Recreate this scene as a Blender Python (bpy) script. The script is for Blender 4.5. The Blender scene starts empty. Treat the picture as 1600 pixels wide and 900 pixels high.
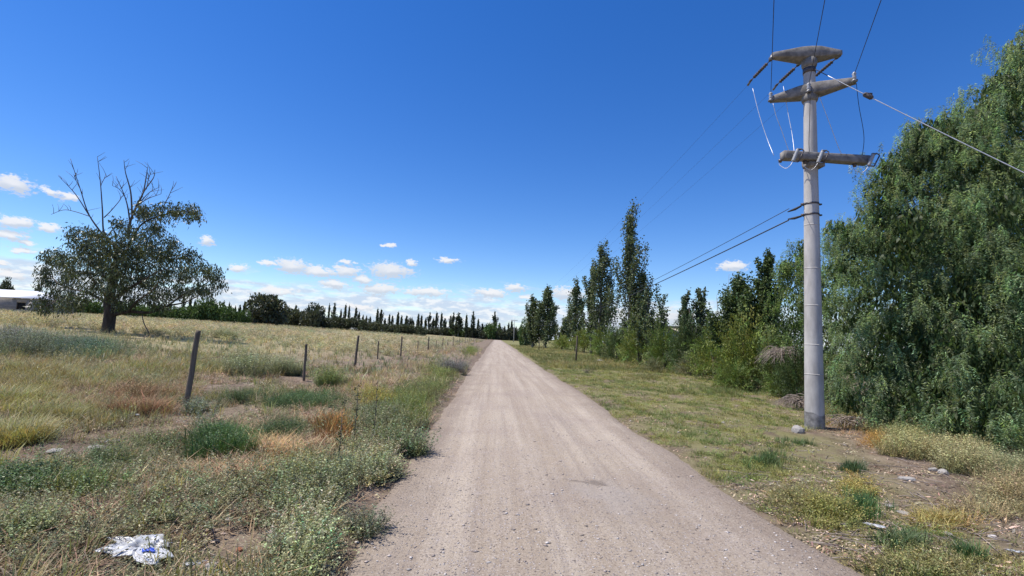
import bpy, math, random
import numpy as np
PI = math.pi
S = bpy.context.scene
COL = S.collection
random.seed(4)
R = np.random.default_rng(11)

# ------------------------------------------------------------------ camera
FPX, ROLL, CH, PITCH, YAW = 760.0, math.radians(2.75), 1.65, math.radians(5.831), math.radians(1.597)
CF = np.array([math.sin(YAW)*math.cos(PITCH), math.cos(YAW)*math.cos(PITCH), math.sin(PITCH)])
_r0 = np.array([math.cos(YAW), -math.sin(YAW), 0.0]); _u0 = np.cross(_r0, CF)
CR = math.cos(ROLL)*_r0 + math.sin(ROLL)*_u0
CU = -math.sin(ROLL)*_r0 + math.cos(ROLL)*_u0
CC = np.array([0.0, 0.0, CH])
cam_d = bpy.data.cameras.new('camera'); cam = bpy.data.objects.new('camera', cam_d); COL.objects.link(cam)
cam_d.sensor_width = 36; cam_d.lens = 36*FPX/1600; cam_d.clip_start = 0.05; cam_d.clip_end = 6000
from mathutils import Matrix
cam.matrix_world = Matrix(((CR[0], CU[0], -CF[0], CC[0]), (CR[1], CU[1], -CF[1], CC[1]), (CR[2], CU[2], -CF[2], CC[2]), (0, 0, 0, 1)))
S.camera = cam
S.view_settings.view_transform = 'Standard'; S.view_settings.look = 'None'
S.view_settings.exposure = 0.37; S.view_settings.gamma = 1.0; S.view_settings.use_curve_mapping = False
S.cycles.max_bounces = 6; S.cycles.diffuse_bounces = 3; S.cycles.transmission_bounces = 4; S.cycles.transparent_max_bounces = 6

# survey of the place: sight lines of the photograph turned into metres on the terrain
def ray(px, py): return CF + (px-800)/FPX*CR + (450-py)/FPX*CU
def P(px, py, D): return CC + ray(px, py)*D
def sstep(a, b, x):
    t = np.clip((np.asarray(x, float)-a)/(b-a), 0, 1); return t*t*(3-2*t)
def vnoise(x, y, seed=0):
    x = np.asarray(x, float); y = np.asarray(y, float)
    xi = np.floor(x); yi = np.floor(y); fx = x-xi; fy = y-yi
    fx = fx*fx*(3-2*fx); fy = fy*fy*(3-2*fy)
    def h(a, b):
        v = np.sin(a*127.1+b*311.7+seed*74.7)*43758.5453
        return v-np.floor(v)
    return (h(xi, yi)*(1-fx)+h(xi+1, yi)*fx)*(1-fy)+(h(xi, yi+1)*(1-fx)+h(xi+1, yi+1)*fx)*fy
def fbm(x, y, seed=0, o=4):
    s = 0; a = .5; t = 0
    for i in range(o):
        s = s+a*vnoise(x*2**i, y*2**i, seed+i*3); t += a; a *= .5
    return s/t
XL0, XR0 = -0.98, 2.74                                   # edges of the dirt road
def xl(y): return XL0 - .14*sstep(8, 25, y) + .30*(fbm(np.asarray(y)*.45, 0*np.asarray(y)+3.3, 5)-.5) + .16*sstep(5.2, 3, y)
def xr(y): return XR0 + .10*sstep(6, 3.5, y) + .35*(fbm(np.asarray(y)*.40, 0*np.asarray(y)+8.1, 9)-.5) + .15*sstep(5, 3, y)
def H(x, y):
    x = np.asarray(x, float); y = np.asarray(y, float)
    rise = .036*np.clip(-x-6, 0, None); rise = 2.3*(1-np.exp(-rise/1.9))*1.12
    e1 = xl(y)-x; e2 = x-xr(y)
    e = np.maximum(e1, e2)
    prof = sstep(-.35, .12, e)*.06-.06                   # shallow tray under the road
    bank = .10*sstep(.05, .55, e1)*sstep(4.2, 1.6, e1)+.03*sstep(0, .8, e2)
    near = 1-sstep(30, 70, np.hypot(x, y))
    rough = (fbm(x*.9, y*.9, 2)-.5)*.16*sstep(.1, 1.4, e)*(.35+.65*near)+(fbm(x*4, y*4, 12, 3)-.5)*.05*sstep(-.1, .3, e)*near
    mound = .10*np.exp(-(((x-6.9)/1.0)**2+((y-9.9)/.8)**2))
    far = 1-sstep(500, 900, np.hypot(x, y))
    return rise*far+prof+bank+rough+mound
def G(px, py):
    d = ray(px, py); z = 0.0
    for _ in range(25):
        t = (z-CH)/d[2]; p = CC+d*t; z = .5*z+.5*float(H(p[0], p[1]))
    return np.array([p[0], p[1], float(H(p[0], p[1]))])

# ------------------------------------------------------------------ sun and sky
SUN_AZ, SUN_EL = math.radians(-86), math.radians(64)     # azimuth clockwise from the road's direction
sun_d = bpy.data.lights.new('sun', 'SUN'); sun = bpy.data.objects.new('sun', sun_d); COL.objects.link(sun)
sun_d.energy = 4.7; sun_d.angle = math.radians(.5); sun_d.color = (1, .94, .85)
sun.rotation_euler = (PI/2-SUN_EL, 0, PI-SUN_AZ)
W = bpy.data.worlds.new('World'); S.world = W; W.use_nodes = True
def world():
    nt = W.node_tree; N = nt.nodes; L = nt.links; N.clear()
    def nd(t, **k):
        n = N.new(t)
        for a, b in k.items(): setattr(n, a, b)
        return n
    def m(op, a, b=None, c=None, clamp=False):
        n = nd('ShaderNodeMath', operation=op, use_clamp=clamp)
        for i, v in enumerate((a, b, c)):
            if v is None: continue
            if isinstance(v, (int, float)): n.inputs[i].default_value = v
            else: L.new(v, n.inputs[i])
        return n.outputs[0]
    sky = nd('ShaderNodeTexSky', sky_type='NISHITA', sun_disc=False)
    sky.sun_elevation = SUN_EL; sky.sun_rotation = SUN_AZ % (2*PI); sky.altitude = 700
    sky.air_density = 1.0; sky.dust_density = 0.1; sky.ozone_density = 3.0
    hs = nd('ShaderNodeHueSaturation'); hs.inputs['Saturation'].default_value = 1.34; hs.inputs['Hue'].default_value = .513
    hs.inputs['Value'].default_value = 1.07
    L.new(sky.outputs[0], hs.inputs['Color'])
    tc = nd('ShaderNodeTexCoord'); sp = nd('ShaderNodeSeparateXYZ'); L.new(tc.outputs['Generated'], sp.inputs[0])
    az = m('MULTIPLY', m('ARCTAN2', sp.outputs[0], sp.outputs[1]), 180/PI)
    az = m('WRAP', az, 66, -54)                          # the same fair-weather field all round the sky
    el = m('MULTIPLY', m('ARCSINE', sp.outputs[2]), 180/PI)
    cv = nd('ShaderNodeCombineXYZ'); L.new(az, cv.inputs[0]); L.new(el, cv.inputs[1])
    def noise(vec, scale, detail, rough=.55, sy=1.0):
        mp = nd('ShaderNodeMapping'); mp.inputs['Scale'].default_value = (1, sy, 1); L.new(vec, mp.inputs[0])
        n = nd('ShaderNodeTexNoise', noise_dimensions='2D'); n.inputs['Scale'].default_value = scale
        n.inputs['Detail'].default_value = detail; n.inputs['Roughness'].default_value = rough
        L.new(mp.outputs[0], n.inputs['Vector']); return n
    dn = noise(cv.outputs[0], .42, 4, .6, 1.6)
    dv = nd('ShaderNodeVectorMath', operation='MULTIPLY_ADD'); L.new(dn.outputs['Color'], dv.inputs[0])
    dv.inputs[1].default_value = (1.9, .8, 0); dv.inputs[2].default_value = (-.95, -.4, 0)
    av = nd('ShaderNodeVectorMath', operation='ADD'); L.new(cv.outputs[0], av.inputs[0]); L.new(dv.outputs[0], av.inputs[1])
    blobs = [(22,289,30,12),(80,299,13,5),(104,308,16,6),(24,348,26,8),(75,357,18,6),(14,367,21,8),(35,379,16,3),(35,391,20,4),(8,412,14,4),
        (14,430,24,6),(322,375,11,6),(607,384,9,3),(700,407,16,4),(646,410,9,4),(610,424,32,10),(594,452,28,8),(668,457,32,6),(767,458,22,6),
        (805,450,13,6),(820,464,11,3),(418,411,12,4),(372,419,16,5),(458,416,26,9),(498,424,30,7),(540,424,22,8),(525,445,22,6),(568,437,15,5),
        (543,409,10,3),(1146,416,20,7),(888,460,26,9),(955,497,32,13),(1045,497,22,12),(700,497,18,4),(560,480,22,4),(430,455,30,5),(1240,300,1,1)]
    cell = nd('ShaderNodeGroup'); g = bpy.data.node_groups.new('cloud_cells', 'ShaderNodeTree'); cell.node_tree = g
    g.interface.new_socket('v', in_out='INPUT', socket_type='NodeSocketVector'); g.interface.new_socket('d', in_out='OUTPUT', socket_type='NodeSocketFloat')
    gi = g.nodes.new('NodeGroupInput'); go = g.nodes.new('NodeGroupOutput'); last = None
    for (x, y, a, b) in blobs[:-1]:
        d = ray(x, y); d = d/np.linalg.norm(d)
        u0 = math.degrees(math.atan2(d[0], d[1])); v0 = math.degrees(math.asin(d[2]))
        ks = math.hypot(1, (x-800)/FPX)
        a = math.degrees(a*1.28/FPX)/ks**2; b = math.degrees(b*1.35/FPX)/ks
        q = g.nodes.new('ShaderNodeVectorMath'); q.operation = 'MULTIPLY_ADD'
        q.inputs[1].default_value = (1/a, 1/b, 0); q.inputs[2].default_value = (-u0/a, -v0/b, 0)
        l = g.nodes.new('ShaderNodeVectorMath'); l.operation = 'LENGTH'
        g.links.new(gi.outputs[0], q.inputs[0]); g.links.new(q.outputs[0], l.inputs[0])
        if last is None: last = l.outputs['Value']
        else:
            mm = g.nodes.new('ShaderNodeMath'); mm.operation = 'SMOOTH_MIN'; mm.inputs[2].default_value = .15
            g.links.new(last, mm.inputs[0]); g.links.new(l.outputs['Value'], mm.inputs[1]); last = mm.outputs[0]
    g.links.new(last, go.inputs[0])
    L.new(av.outputs[0], cell.inputs[0])
    up = nd('ShaderNodeVectorMath', operation='ADD'); L.new(av.outputs[0], up.inputs[0]); up.inputs[1].default_value = (-.12, .42, 0)
    cell2 = nd('ShaderNodeGroup'); cell2.node_tree = g; L.new(up.outputs[0], cell2.inputs[0])
    fn = noise(cv.outputs[0], 1.7, 7, .66, 2.0)
    f = m('MULTIPLY', m('SUBTRACT', fn.outputs[0], .5), 2.1)
    d1 = m('ADD', cell.outputs[0], f); d2 = m('ADD', cell2.outputs[0], f)
    def mr(v, a, b):
        n = nd('ShaderNodeMapRange', interpolation_type='SMOOTHSTEP'); L.new(v, n.inputs[0])
        n.inputs[1].default_value = a; n.inputs[2].default_value = b; return n.outputs[0]
    puff = m('MULTIPLY', mr(d1, 1.14, .50), .92)
    # streaky veil low over the horizon
    bn = noise(cv.outputs[0], .15, 8, .64, 6.5)
    low = mr(el, 6.2, 2.2)
    veil = m('MULTIPLY', mr(m('ADD', bn.outputs[0], m('MULTIPLY', low, .36)), .54, .82), m('MULTIPLY', mr(el, 7.6, 3.8), .92))
    bn2 = noise(cv.outputs[0], .6, 5, .6, 3.2)
    shade = mr(m('ADD', m('SUBTRACT', d1, d2), .0), .25, -.75)   # sunlit crests, greyer bases
    pc = nd('ShaderNodeMix', data_type='RGBA'); L.new(shade, pc.inputs['Factor'])
    K = 1/(.12*1.29)
    pc.inputs['A'].default_value = (.62*K, .68*K, .78*K, 1); pc.inputs['B'].default_value = (.93*K, .93*K, .95*K, 1)
    vc = nd('ShaderNodeMix', data_type='RGBA'); L.new(mr(bn2.outputs[0], .42, .66), vc.inputs['Factor'])
    vc.inputs['A'].default_value = (.60*K, .71*K, .88*K, 1); vc.inputs['B'].default_value = (.90*K, .93*K, .98*K, 1)
    m1 = nd('ShaderNodeMix', data_type='RGBA'); L.new(veil, m1.inputs['Factor']); L.new(hs.outputs[0], m1.inputs['A']); L.new(vc.outputs['Result'], m1.inputs['B'])
    m2 = nd('ShaderNodeMix', data_type='RGBA'); L.new(puff, m2.inputs['Factor']); L.new(m1.outputs['Result'], m2.inputs['A']); L.new(pc.outputs['Result'], m2.inputs['B'])
    bg = nd('ShaderNodeBackground'); bg.inputs['Strength'].default_value = .12; L.new(m2.outputs['Result'], bg.inputs['Color'])
    out = nd('ShaderNodeOutputWorld'); L.new(bg.outputs[0], out.inputs[0])
world()
W.cycles.sampling_method = 'MANUAL'; W.cycles.sample_map_resolution = 512

# ------------------------------------------------------------------ materials
def new_mat(name):
    mt = bpy.data.materials.new(name); mt.use_nodes = True; nt = mt.node_tree; nt.nodes.clear()
    return mt, nt
class NB:
    def __init__(s, nt): s.nt = nt; s.N = nt.nodes; s.L = nt.links
    def n(s, t, ins=None, **k):
        x = s.N.new(t)
        for a, b in k.items(): setattr(x, a, b)
        for a, v in (ins or {}).items():
            if hasattr(v, 'is_output'): s.L.new(v, x.inputs[a])
            else: x.inputs[a].default_value = v
        return x
    def pos(s, sc=(1, 1, 1)):
        t = s.n('ShaderNodeNewGeometry'); mp = s.n('ShaderNodeMapping', {'Vector': t.outputs['Position'], 'Scale': sc}); return mp.outputs[0]
    def noise(s, v, scale, detail=4, rough=.55): return s.n('ShaderNodeTexNoise', {'Vector': v, 'Scale': scale, 'Detail': detail, 'Roughness': rough}).outputs[0]
    def ramp(s, f, a, b): return s.n('ShaderNodeMapRange', {0: f, 1: a, 2: b}, interpolation_type='SMOOTHSTEP').outputs[0]
    def mix(s, f, a, b):
        x = s.n('ShaderNodeMix', data_type='RGBA')
        for k, v in (('Factor', f), ('A', a), ('B', b)):
            if hasattr(v, 'is_output'): s.L.new(v, x.inputs[k])
            else: x.inputs[k].default_value = v if k == 'Factor' else (*v, 1)
        return x.outputs['Result']
    def math(s, op, a, b=0.0):
        return s.n('ShaderNodeMath', {0: a, 1: b}, operation=op).outputs[0]
    def bump(s, h, st, dist): return s.n('ShaderNodeBump', {'Height': h, 'Strength': st, 'Distance': dist}).outputs[0]
    def surf(s, col, rough=.8, normal=None, spec=.3, metal=0.0):
        b = s.n('ShaderNodeBsdfPrincipled', {'Roughness': rough, 'Specular IOR Level': spec, 'Metallic': metal})
        if hasattr(col, 'is_output'): s.L.new(col, b.inputs['Base Color'])
        else: b.inputs['Base Color'].default_value = (*col, 1)
        if normal is not None: s.L.new(normal, b.inputs['Normal'])
        o = s.n('ShaderNodeOutputMaterial'); s.L.new(b.outputs[0], o.inputs[0]); return b
def simple(name, c1, c2, scale, rough=.8, bump=.3, dist=.01, stretch=(1, 1, 1), spec=.3, metal=0.0):
    mt, nt = new_mat(name); b = NB(nt); v = b.n('ShaderNodeTexCoord').outputs['Object']
    v = b.n('ShaderNodeMapping', {'Vector': v, 'Scale': stretch}).outputs[0]
    f = b.noise(v, scale, 6, .65); c = b.mix(b.ramp(f, .3, .7), c1, c2)
    b.surf(c, rough, b.bump(f, bump, dist), spec, metal); return mt
def leaf_mat(name, trans=.25, rough=.5, spec=.25, tcol=(1.15, 1.1, .6), cover=False):
    mt, nt = new_mat(name); b = NB(nt)
    if cover:
        t_ = b.n('ShaderNodeAttribute', attribute_name='tint', attribute_type='INSTANCER').outputs['Vector']; f_ = b.n('ShaderNodeAttribute', attribute_name='f').outputs['Fac']
        vm = b.n('ShaderNodeVectorMath', {0: t_}, operation='SCALE'); b.L.new(f_, vm.inputs['Scale']); a = vm.outputs[0]
    else: a = b.n('ShaderNodeAttribute', attribute_name='Col').outputs['Color']
    p = b.n('ShaderNodeBsdfPrincipled', {'Base Color': a, 'Roughness': rough, 'Specular IOR Level': spec})
    tc = b.n('ShaderNodeMix', data_type='RGBA', blend_type='MULTIPLY'); tc.inputs['Factor'].default_value = 1
    b.L.new(a, tc.inputs['A']); tc.inputs['B'].default_value = (*tcol, 1)
    t = b.n('ShaderNodeBsdfTranslucent', {'Color': tc.outputs['Result']})
    x = b.n('ShaderNodeMixShader', {0: trans, 1: p.outputs[0], 2: t.outputs[0]})
    o = b.n('ShaderNodeOutputMaterial'); b.L.new(x.outputs[0], o.inputs[0]); return mt
def road_mat():
    mt, nt = new_mat('dirt_road'); b = NB(nt)
    p = b.pos(); st = b.pos((1.6, .05, 1)); st2 = b.pos((7, .12, 1))
    big = b.noise(p, .55, 5); rut = b.noise(st, 1.6, 4, .6); rut2 = b.noise(st2, 1.3, 4, .6); fine = b.noise(p, 52, 6, .85); mid = b.noise(p, 6, 5, .65)
    c = b.mix(b.ramp(rut, .34, .66), (.340, .274, .206), (.440, .370, .290))
    c = b.mix(b.math('MULTIPLY', b.ramp(big, .40, .72), .55), c, (.300, .238, .198))
    c = b.mix(b.math('MULTIPLY', b.ramp(rut2, .50, .66), .28), c, (.235, .190, .165))
    c = b.mix(b.math('MULTIPLY', b.ramp(mid, .50, .74), .35), c, (.43, .375, .345))
    c = b.mix(b.math('MULTIPLY', b.ramp(fine, .53, .62), .85), c, (.13, .102, .084))
    c = b.mix(b.math('MULTIPLY', b.ramp(fine, .45, .37), .7), c, (.60, .535, .475))
    vo = b.n('ShaderNodeTexVoronoi', {'Vector': p, 'Scale': 42.0, 'Randomness': 1.0})
    sel = b.n('ShaderNodeSeparateColor', {'Color': vo.outputs['Color']})
    pk = b.math('MULTIPLY', b.ramp(vo.outputs['Distance'], .42, .30), b.ramp(sel.outputs[0], .62, .66))
    pc = b.mix(sel.outputs[1], (.22, .18, .16), (.62, .56, .53))
    c = b.mix(b.math('MULTIPLY', pk, .8), c, pc)
    sx = b.n('ShaderNodeSeparateXYZ', {0: p}); wob0 = b.math('MULTIPLY', b.math('SUBTRACT', b.noise(b.pos((1, .5, 1)), 1.7, 5, .65), .5), 1.1); xx = b.math('ADD', sx.outputs[0], wob0)
    shoulder = b.math('ADD', b.ramp(xx, 2.05, 2.75), b.ramp(xx, -.35, -1.05))
    c = b.mix(b.math('MULTIPLY', shoulder, .7), c, b.mix(b.ramp(fine, .42, .58), (.285, .228, .180), (.175, .138, .110)))
    st3 = b.noise(b.pos((15, .10, 1)), 1.2, 4, .6); c = b.mix(b.math('MULTIPLY', b.ramp(st3, .54, .66), .18), c, (.22, .175, .145))
    # pale puddle crust and damp rim by the middle of the near road
    pp = b.n('ShaderNodeMapping', {'Vector': b.pos(), 'Location': (-1.36, -5.35, 0)}).outputs[0]
    wob = b.n('ShaderNodeTexNoise', {'Vector': p, 'Scale': 2.6, 'Detail': 5.0}).outputs['Color']
    ppv = b.n('ShaderNodeVectorMath', {0: wob, 1: (.9, .9, 0), 2: (-.45, -.45, 0)}, operation='MULTIPLY_ADD').outputs[0]
    ppv = b.n('ShaderNodeVectorMath', {0: pp, 1: ppv}, operation='ADD').outputs[0]
    ppv = b.n('ShaderNodeVectorMath', {0: ppv, 1: (2.6, 1.7, 0)}, operation='MULTIPLY').outputs[0]
    ln = b.n('ShaderNodeVectorMath', {0: ppv}, operation='LENGTH').outputs['Value']
    crust = b.ramp(ln, 1.15, .55)
    c = b.mix(b.math('MULTIPLY', b.ramp(ln, 2.6, 1.0), .30), c, (.25, .20, .165))
    c = b.mix(b.math('MULTIPLY', crust, .22), c, (.37, .345, .33))
    hl = b.n('ShaderNodeVectorMath', {0: b.n('ShaderNodeVectorMath', {0: ppv, 1: (.55, -.80, 0)}, operation='ADD').outputs[0]}, operation='LENGTH').outputs['Value']
    c = b.mix(b.math('MULTIPLY', b.ramp(hl, .26, .05), .6), c, (.12, .098, .083))
    h = b.math('ADD', b.math('MULTIPLY', fine, .5), b.math('ADD', b.math('MULTIPLY', pk, .35), b.math('MULTIPLY', rut, 1.2)))
    b.surf(c, .92, b.bump(h, 1.0, .022), .15); return mt
def ground_mat():
    mt, nt = new_mat('field_soil'); b = NB(nt); p = b.pos()
    big = b.noise(p, .35, 5, .6); mid = b.noise(p, 2.2, 6, .65); fine = b.noise(p, 24, 5, .75); lit = b.noise(b.pos((1, .6, 1)), 9, 5, .7)
    c = b.mix(b.ramp(mid, .35, .65), (.130, .094, .070), (.255, .195, .148))
    c = b.mix(b.math('MULTIPLY', b.ramp(big, .42, .68), .6), c, (.245, .205, .135))
    c = b.mix(b.math('MULTIPLY', b.ramp(lit, .50, .66), .65), c, (.120, .090, .066))
    c = b.mix(b.math('MULTIPLY', b.ramp(fine, .56, .70), .60), c, (.46, .385, .30))
    c = b.mix(b.math('MULTIPLY', b.ramp(fine, .42, .30), .60), c, (.09, .068, .052))
    sp = b.n('ShaderNodeSeparateXYZ', {0: b.pos()})
    # farther field: dry grass carpet; right verge: short green-yellow turf
    fl = b.math('MULTIPLY', b.ramp(sp.outputs[0], -5, -14), b.ramp(sp.outputs[1], 8, 26))
    gcol = b.mix(b.ramp(b.noise(p, .16, 5, .6), .38, .62), (.400, .330, .190), (.275, .260, .145))
    c = b.mix(b.math('MULTIPLY', fl, .75), c, gcol)
    rt = b.math('MULTIPLY', b.ramp(sp.outputs[0], 2.2, 3.4), b.ramp(b.noise(p, 1.1, 5, .65), .34, .56))
    rt = b.math('MULTIPLY', rt, b.ramp(b.math('SUBTRACT', sp.outputs[0], b.math('MULTIPLY', sp.outputs[1], .42)), 3.4, 1.6))
    c = b.mix(b.math('MULTIPLY', rt, .75), c, (.180, .178, .066))
    fy = b.math('MULTIPLY', b.ramp(sp.outputs[1], 16, 60), b.ramp(sp.outputs[0], 0, 3))
    c = b.mix(b.math('MULTIPLY', fy, .7), c, (.195, .190, .075))
    h = b.math('ADD', b.math('MULTIPLY', fine, .5), mid)
    b.surf(c, .95, b.bump(h, .9, .05), .1); return mt
M = {}
M['road'] = road_mat(); M['ground'] = ground_mat()
M['leaf'] = leaf_mat('foliage'); M['pepper'] = leaf_mat('pepper_foliage', .48, .5, .22, (1.5, 1.55, .95)); M['dull'] = leaf_mat('dry_foliage', .15, .8, .1, (1, 1, 1))
M['cover'] = leaf_mat('cover_foliage', .30, .5, .25, cover=True); M['drycover'] = leaf_mat('dry_cover', .15, .8, .1, (1, 1, 1), True)
M['gum'] = leaf_mat('gum_foliage', .18, .40, .45)
M['bark'] = simple('bark', (.035, .028, .023), (.10, .08, .065), 5, .9, .8, .03, (1, 1, .25))
M['pbark'] = simple('poplar_bark', (.10, .09, .075), (.21, .19, .16), 6, .9, .6, .02, (1, 1, .3))
M['deadwood'] = simple('dead_wood', (.085, .07, .062), (.17, .145, .13), 6, .85, .4, .01, (1, 1, .3))
M['twig'] = simple('pale_twigs', (.17, .135, .11), (.36, .30, .255), 8, .85, .3, .005)
M['post'] = simple('weathered_post', (.085, .068, .05), (.22, .175, .13), 14, .9, .9, .012, (1, 1, .12))
M['concrete'] = simple('pole_concrete', (.36, .34, .315), (.55, .525, .49), 3.5, .88, .35, .006, (1, 1, .35))
M['armcrete'] = simple('arm_concrete', (.14, .130, .118), (.29, .272, .250), 7, .9, .5, .01)
M['tar'] = simple('tar_band', (.12, .115, .11), (.33, .315, .295), 7, .7, .3, .005)
M['steel'] = simple('galvanised_steel', (.12, .12, .125), (.28, .28, .285), 12, .5, .2, .003, metal=.6)
M['porcelain'] = simple('grey_porcelain', (.30, .31, .33), (.42, .43, .45), 9, .3, .05, .002, spec=.5)
M['darkins'] = simple('dark_insulator', (.05, .045, .045), (.12, .10, .095), 9, .4, .1, .002)
M['wire'] = simple('black_cable', (.02, .02, .022), (.05, .05, .055), 9, .6, .1, .002)
M['alwire'] = simple('bare_aluminium_wire', (.55, .56, .58), (.75, .76, .78), 9, .45, .1, .002, metal=.35)
M['block'] = None
M['roofmetal'] = simple('white_sheet_roof', (.72, .73, .75), (.82, .83, .84), 3, .45, .1, .01)
M['darkroof'] = simple('dark_roof', (.035, .035, .04), (.07, .065, .065), 4, .7, .2, .02)
M['dark'] = simple('dark_opening', (.008, .008, .009), (.016, .016, .018), 3, .9, .1, .01)
M['render'] = simple('pale_render', (.42, .39, .36), (.55, .52, .49), 3, .9, .3, .02)
M['stone'] = simple('river_stone', (.24, .225, .205), (.44, .41, .37), 14, .85, .5, .01)
M['darkstone'] = simple('dark_stone', (.09, .09, .095), (.2, .19, .19), 14, .85, .5, .01)
M['brick'] = simple('brick_fragment', (.34, .13, .065), (.45, .2, .11), 18, .9, .5, .006)
M['sack'] = simple('white_plastic', (.38, .39, .40), (.55, .56, .57), 7, .38, .3, .01, spec=.5)
M['blue'] = simple('blue_print', (.02, .07, .45), (.04, .11, .62), 9, .4, .1, .003)
def block_mat():
    mt, nt = new_mat('concrete_block'); b = NB(nt); v = b.n('ShaderNodeTexCoord').outputs['Object']
    v2 = b.n('ShaderNodeMapping', {'Vector': v, 'Rotation': (PI/2, 0, 0)}).outputs[0]
    br = b.n('ShaderNodeTexBrick', {'Vector': v2, 'Color1': (.25, .235, .225, 1), 'Color2': (.33, .31, .295, 1), 'Mortar': (.2, .19, .185, 1), 'Scale': 1.0, 'Mortar Size': .012, 'Brick Width': .42, 'Row Height': .21})
    b.surf(br.outputs[0], .92, None, .1); return mt
M['block'] = block_mat()

# ------------------------------------------------------------------ object helpers
def props(o, label=None, cat=None, group=None, kind=None):
    for k, v in (('label', label), ('category', cat), ('group', group), ('kind', kind)):
        if v: o[k] = v
    return o
def empty(name, loc, label, cat, group=None, rz=0.0):
    o = bpy.data.objects.new(name, None); COL.objects.link(o); o.location = [float(a) for a in loc]; o.rotation_euler = (0, 0, rz)
    o.empty_display_size = .2
    return props(o, label, cat, group)
def mesh(name, V, F, mat=None, col=None, smooth=False):
    """V (n,3); F: list of index arrays, each (m,k)"""
    me = bpy.data.meshes.new(name); V = np.asarray(V, np.float32)
    F = [np.asarray(f, np.int32) for f in F if len(f)]
    me.vertices.add(len(V)); me.vertices.foreach_set('co', V.ravel())
    nl = sum(f.size for f in F); npoly = sum(len(f) for f in F)
    me.loops.add(nl); me.polygons.add(npoly)
    me.loops.foreach_set('vertex_index', np.concatenate([f.ravel() for f in F]))
    tot = np.concatenate([np.full(len(f), f.shape[1], np.int32) for f in F]); st = np.concatenate([[0], np.cumsum(tot)[:-1]]).astype(np.int32)
    me.polygons.foreach_set('loop_start', st); me.polygons.foreach_set('loop_total', tot)
    if smooth: me.polygons.foreach_set('use_smooth', np.ones(npoly, bool))
    if col is not None:
        ca = me.color_attributes.new('Col', 'FLOAT_COLOR', 'POINT')
        c4 = np.ones((len(V), 4), np.float32); c4[:, :3] = col; ca.data.foreach_set('color', c4.ravel())
    me.update(calc_edges=True)
    if mat: me.materials.append(mat)
    return me
def obj(name, me, parent=None, loc=None, rz=0.0):
    o = bpy.data.objects.new(name, me); COL.objects.link(o)
    if parent: o.parent = parent
    if loc is not None: o.location = [float(a) for a in loc]
    o.rotation_euler = (0, 0, rz); return o
class MB:
    """collects simple solids into one mesh"""
    def __init__(s): s.V = []; s.F = {}; s.C = []; s.n = 0
    def add(s, V, F, c=None):
        V = np.asarray(V, float); s.V.append(V)
        for f in F:
            f = np.asarray(f, int)
            if len(f): s.F.setdefault(f.shape[1], []).append(f+s.n)
        s.C.append(np.ones((len(V), 3))*.5 if c is None else np.broadcast_to(c, (len(V), 3))); s.n += len(V); return s
    def box(s, c, d, rz=0.0):
        x, y, z = np.array(d)/2; v = np.array([(i*x, j*y, k*z) for k in (-1, 1) for j in (-1, 1) for i in (-1, 1)])
        ca, sa = math.cos(rz), math.sin(rz); v = np.c_[v[:, 0]*ca-v[:, 1]*sa, v[:, 0]*sa+v[:, 1]*ca, v[:, 2]]+np.array(c)
        return s.add(v, [[(0, 2, 3, 1), (4, 5, 7, 6), (0, 1, 5, 4), (2, 6, 7, 3), (0, 4, 6, 2), (1, 3, 7, 5)]])
    def tube(s, pts, rad, k=6, cap=True, col=None):
        pts = np.asarray(pts, float); n = len(pts); rad = np.broadcast_to(np.asarray(rad, float), (n,))
        t = np.gradient(pts, axis=0); t /= np.linalg.norm(t, axis=1)[:, None]+1e-9
        ref = np.array([.31, .17, .93]) if abs(t[:, 2]).mean() < .8 else np.array([.93, .31, .1])
        a = np.cross(t, ref); a /= np.linalg.norm(a, axis=1)[:, None]+1e-9; b = np.cross(t, a)
        th = np.arange(k)*2*PI/k
        V = (pts[:, None]+rad[:, None, None]*(np.cos(th)[None, :, None]*a[:, None]+np.sin(th)[None, :, None]*b[:, None])).reshape(-1, 3)
        i = np.arange(n-1)[:, None]*k; j = np.arange(k)[None]; j2 = (j+1) % k
        F = np.stack([i+j, i+j2, i+k+j2, i+k+j], -1).reshape(-1, 4); fs = [F]
        if cap: fs.append(np.array([np.arange(k)[::-1], np.arange(k)+(n-1)*k]))
        return s.add(V, fs, col)
    def ring(s, zr, k=20, c=(0, 0, 0)):
        """lathe about z: list of (z, r)"""
        return s.tube2(zr, k, c)
    def tube2(s, zr, k, c):
        th = np.arange(k)*2*PI/k; V = np.concatenate([np.c_[np.cos(th)*r+c[0], np.sin(th)*r+c[1], np.full(k, z+c[2])] for z, r in zr])
        n = len(zr); i = np.arange(n-1)[:, None]*k; j = np.arange(k)[None]; j2 = (j+1) % k
        F = np.stack([i+j, i+j2, i+k+j2, i+k+j], -1).reshape(-1, 4)
        return s.add(V, [F, np.array([np.arange(k)[::-1], np.arange(k)+(n-1)*k])])
    def me(s, name, mat, smooth=False, col=False):
        return mesh(name, np.concatenate(s.V), [np.concatenate(f) for f in s.F.values()], mat, np.concatenate(s.C) if col else None, smooth)
    def build(s, name, mat, parent=None, smooth=False, col=False):
        return obj(name, s.me(name, mat, smooth, col), parent)
def dup(root, loc, rz=0.0, sc=1.0, label=None):
    r = root.copy(); COL.objects.link(r); r.location = [float(a) for a in loc]; r.rotation_euler = (0, 0, rz); r.scale = (sc, sc, sc) if np.isscalar(sc) else sc
    if label: r['label'] = label
    for ch in list(root.children):
        c = ch.copy(); COL.objects.link(c); c.parent = r
    return r
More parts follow.
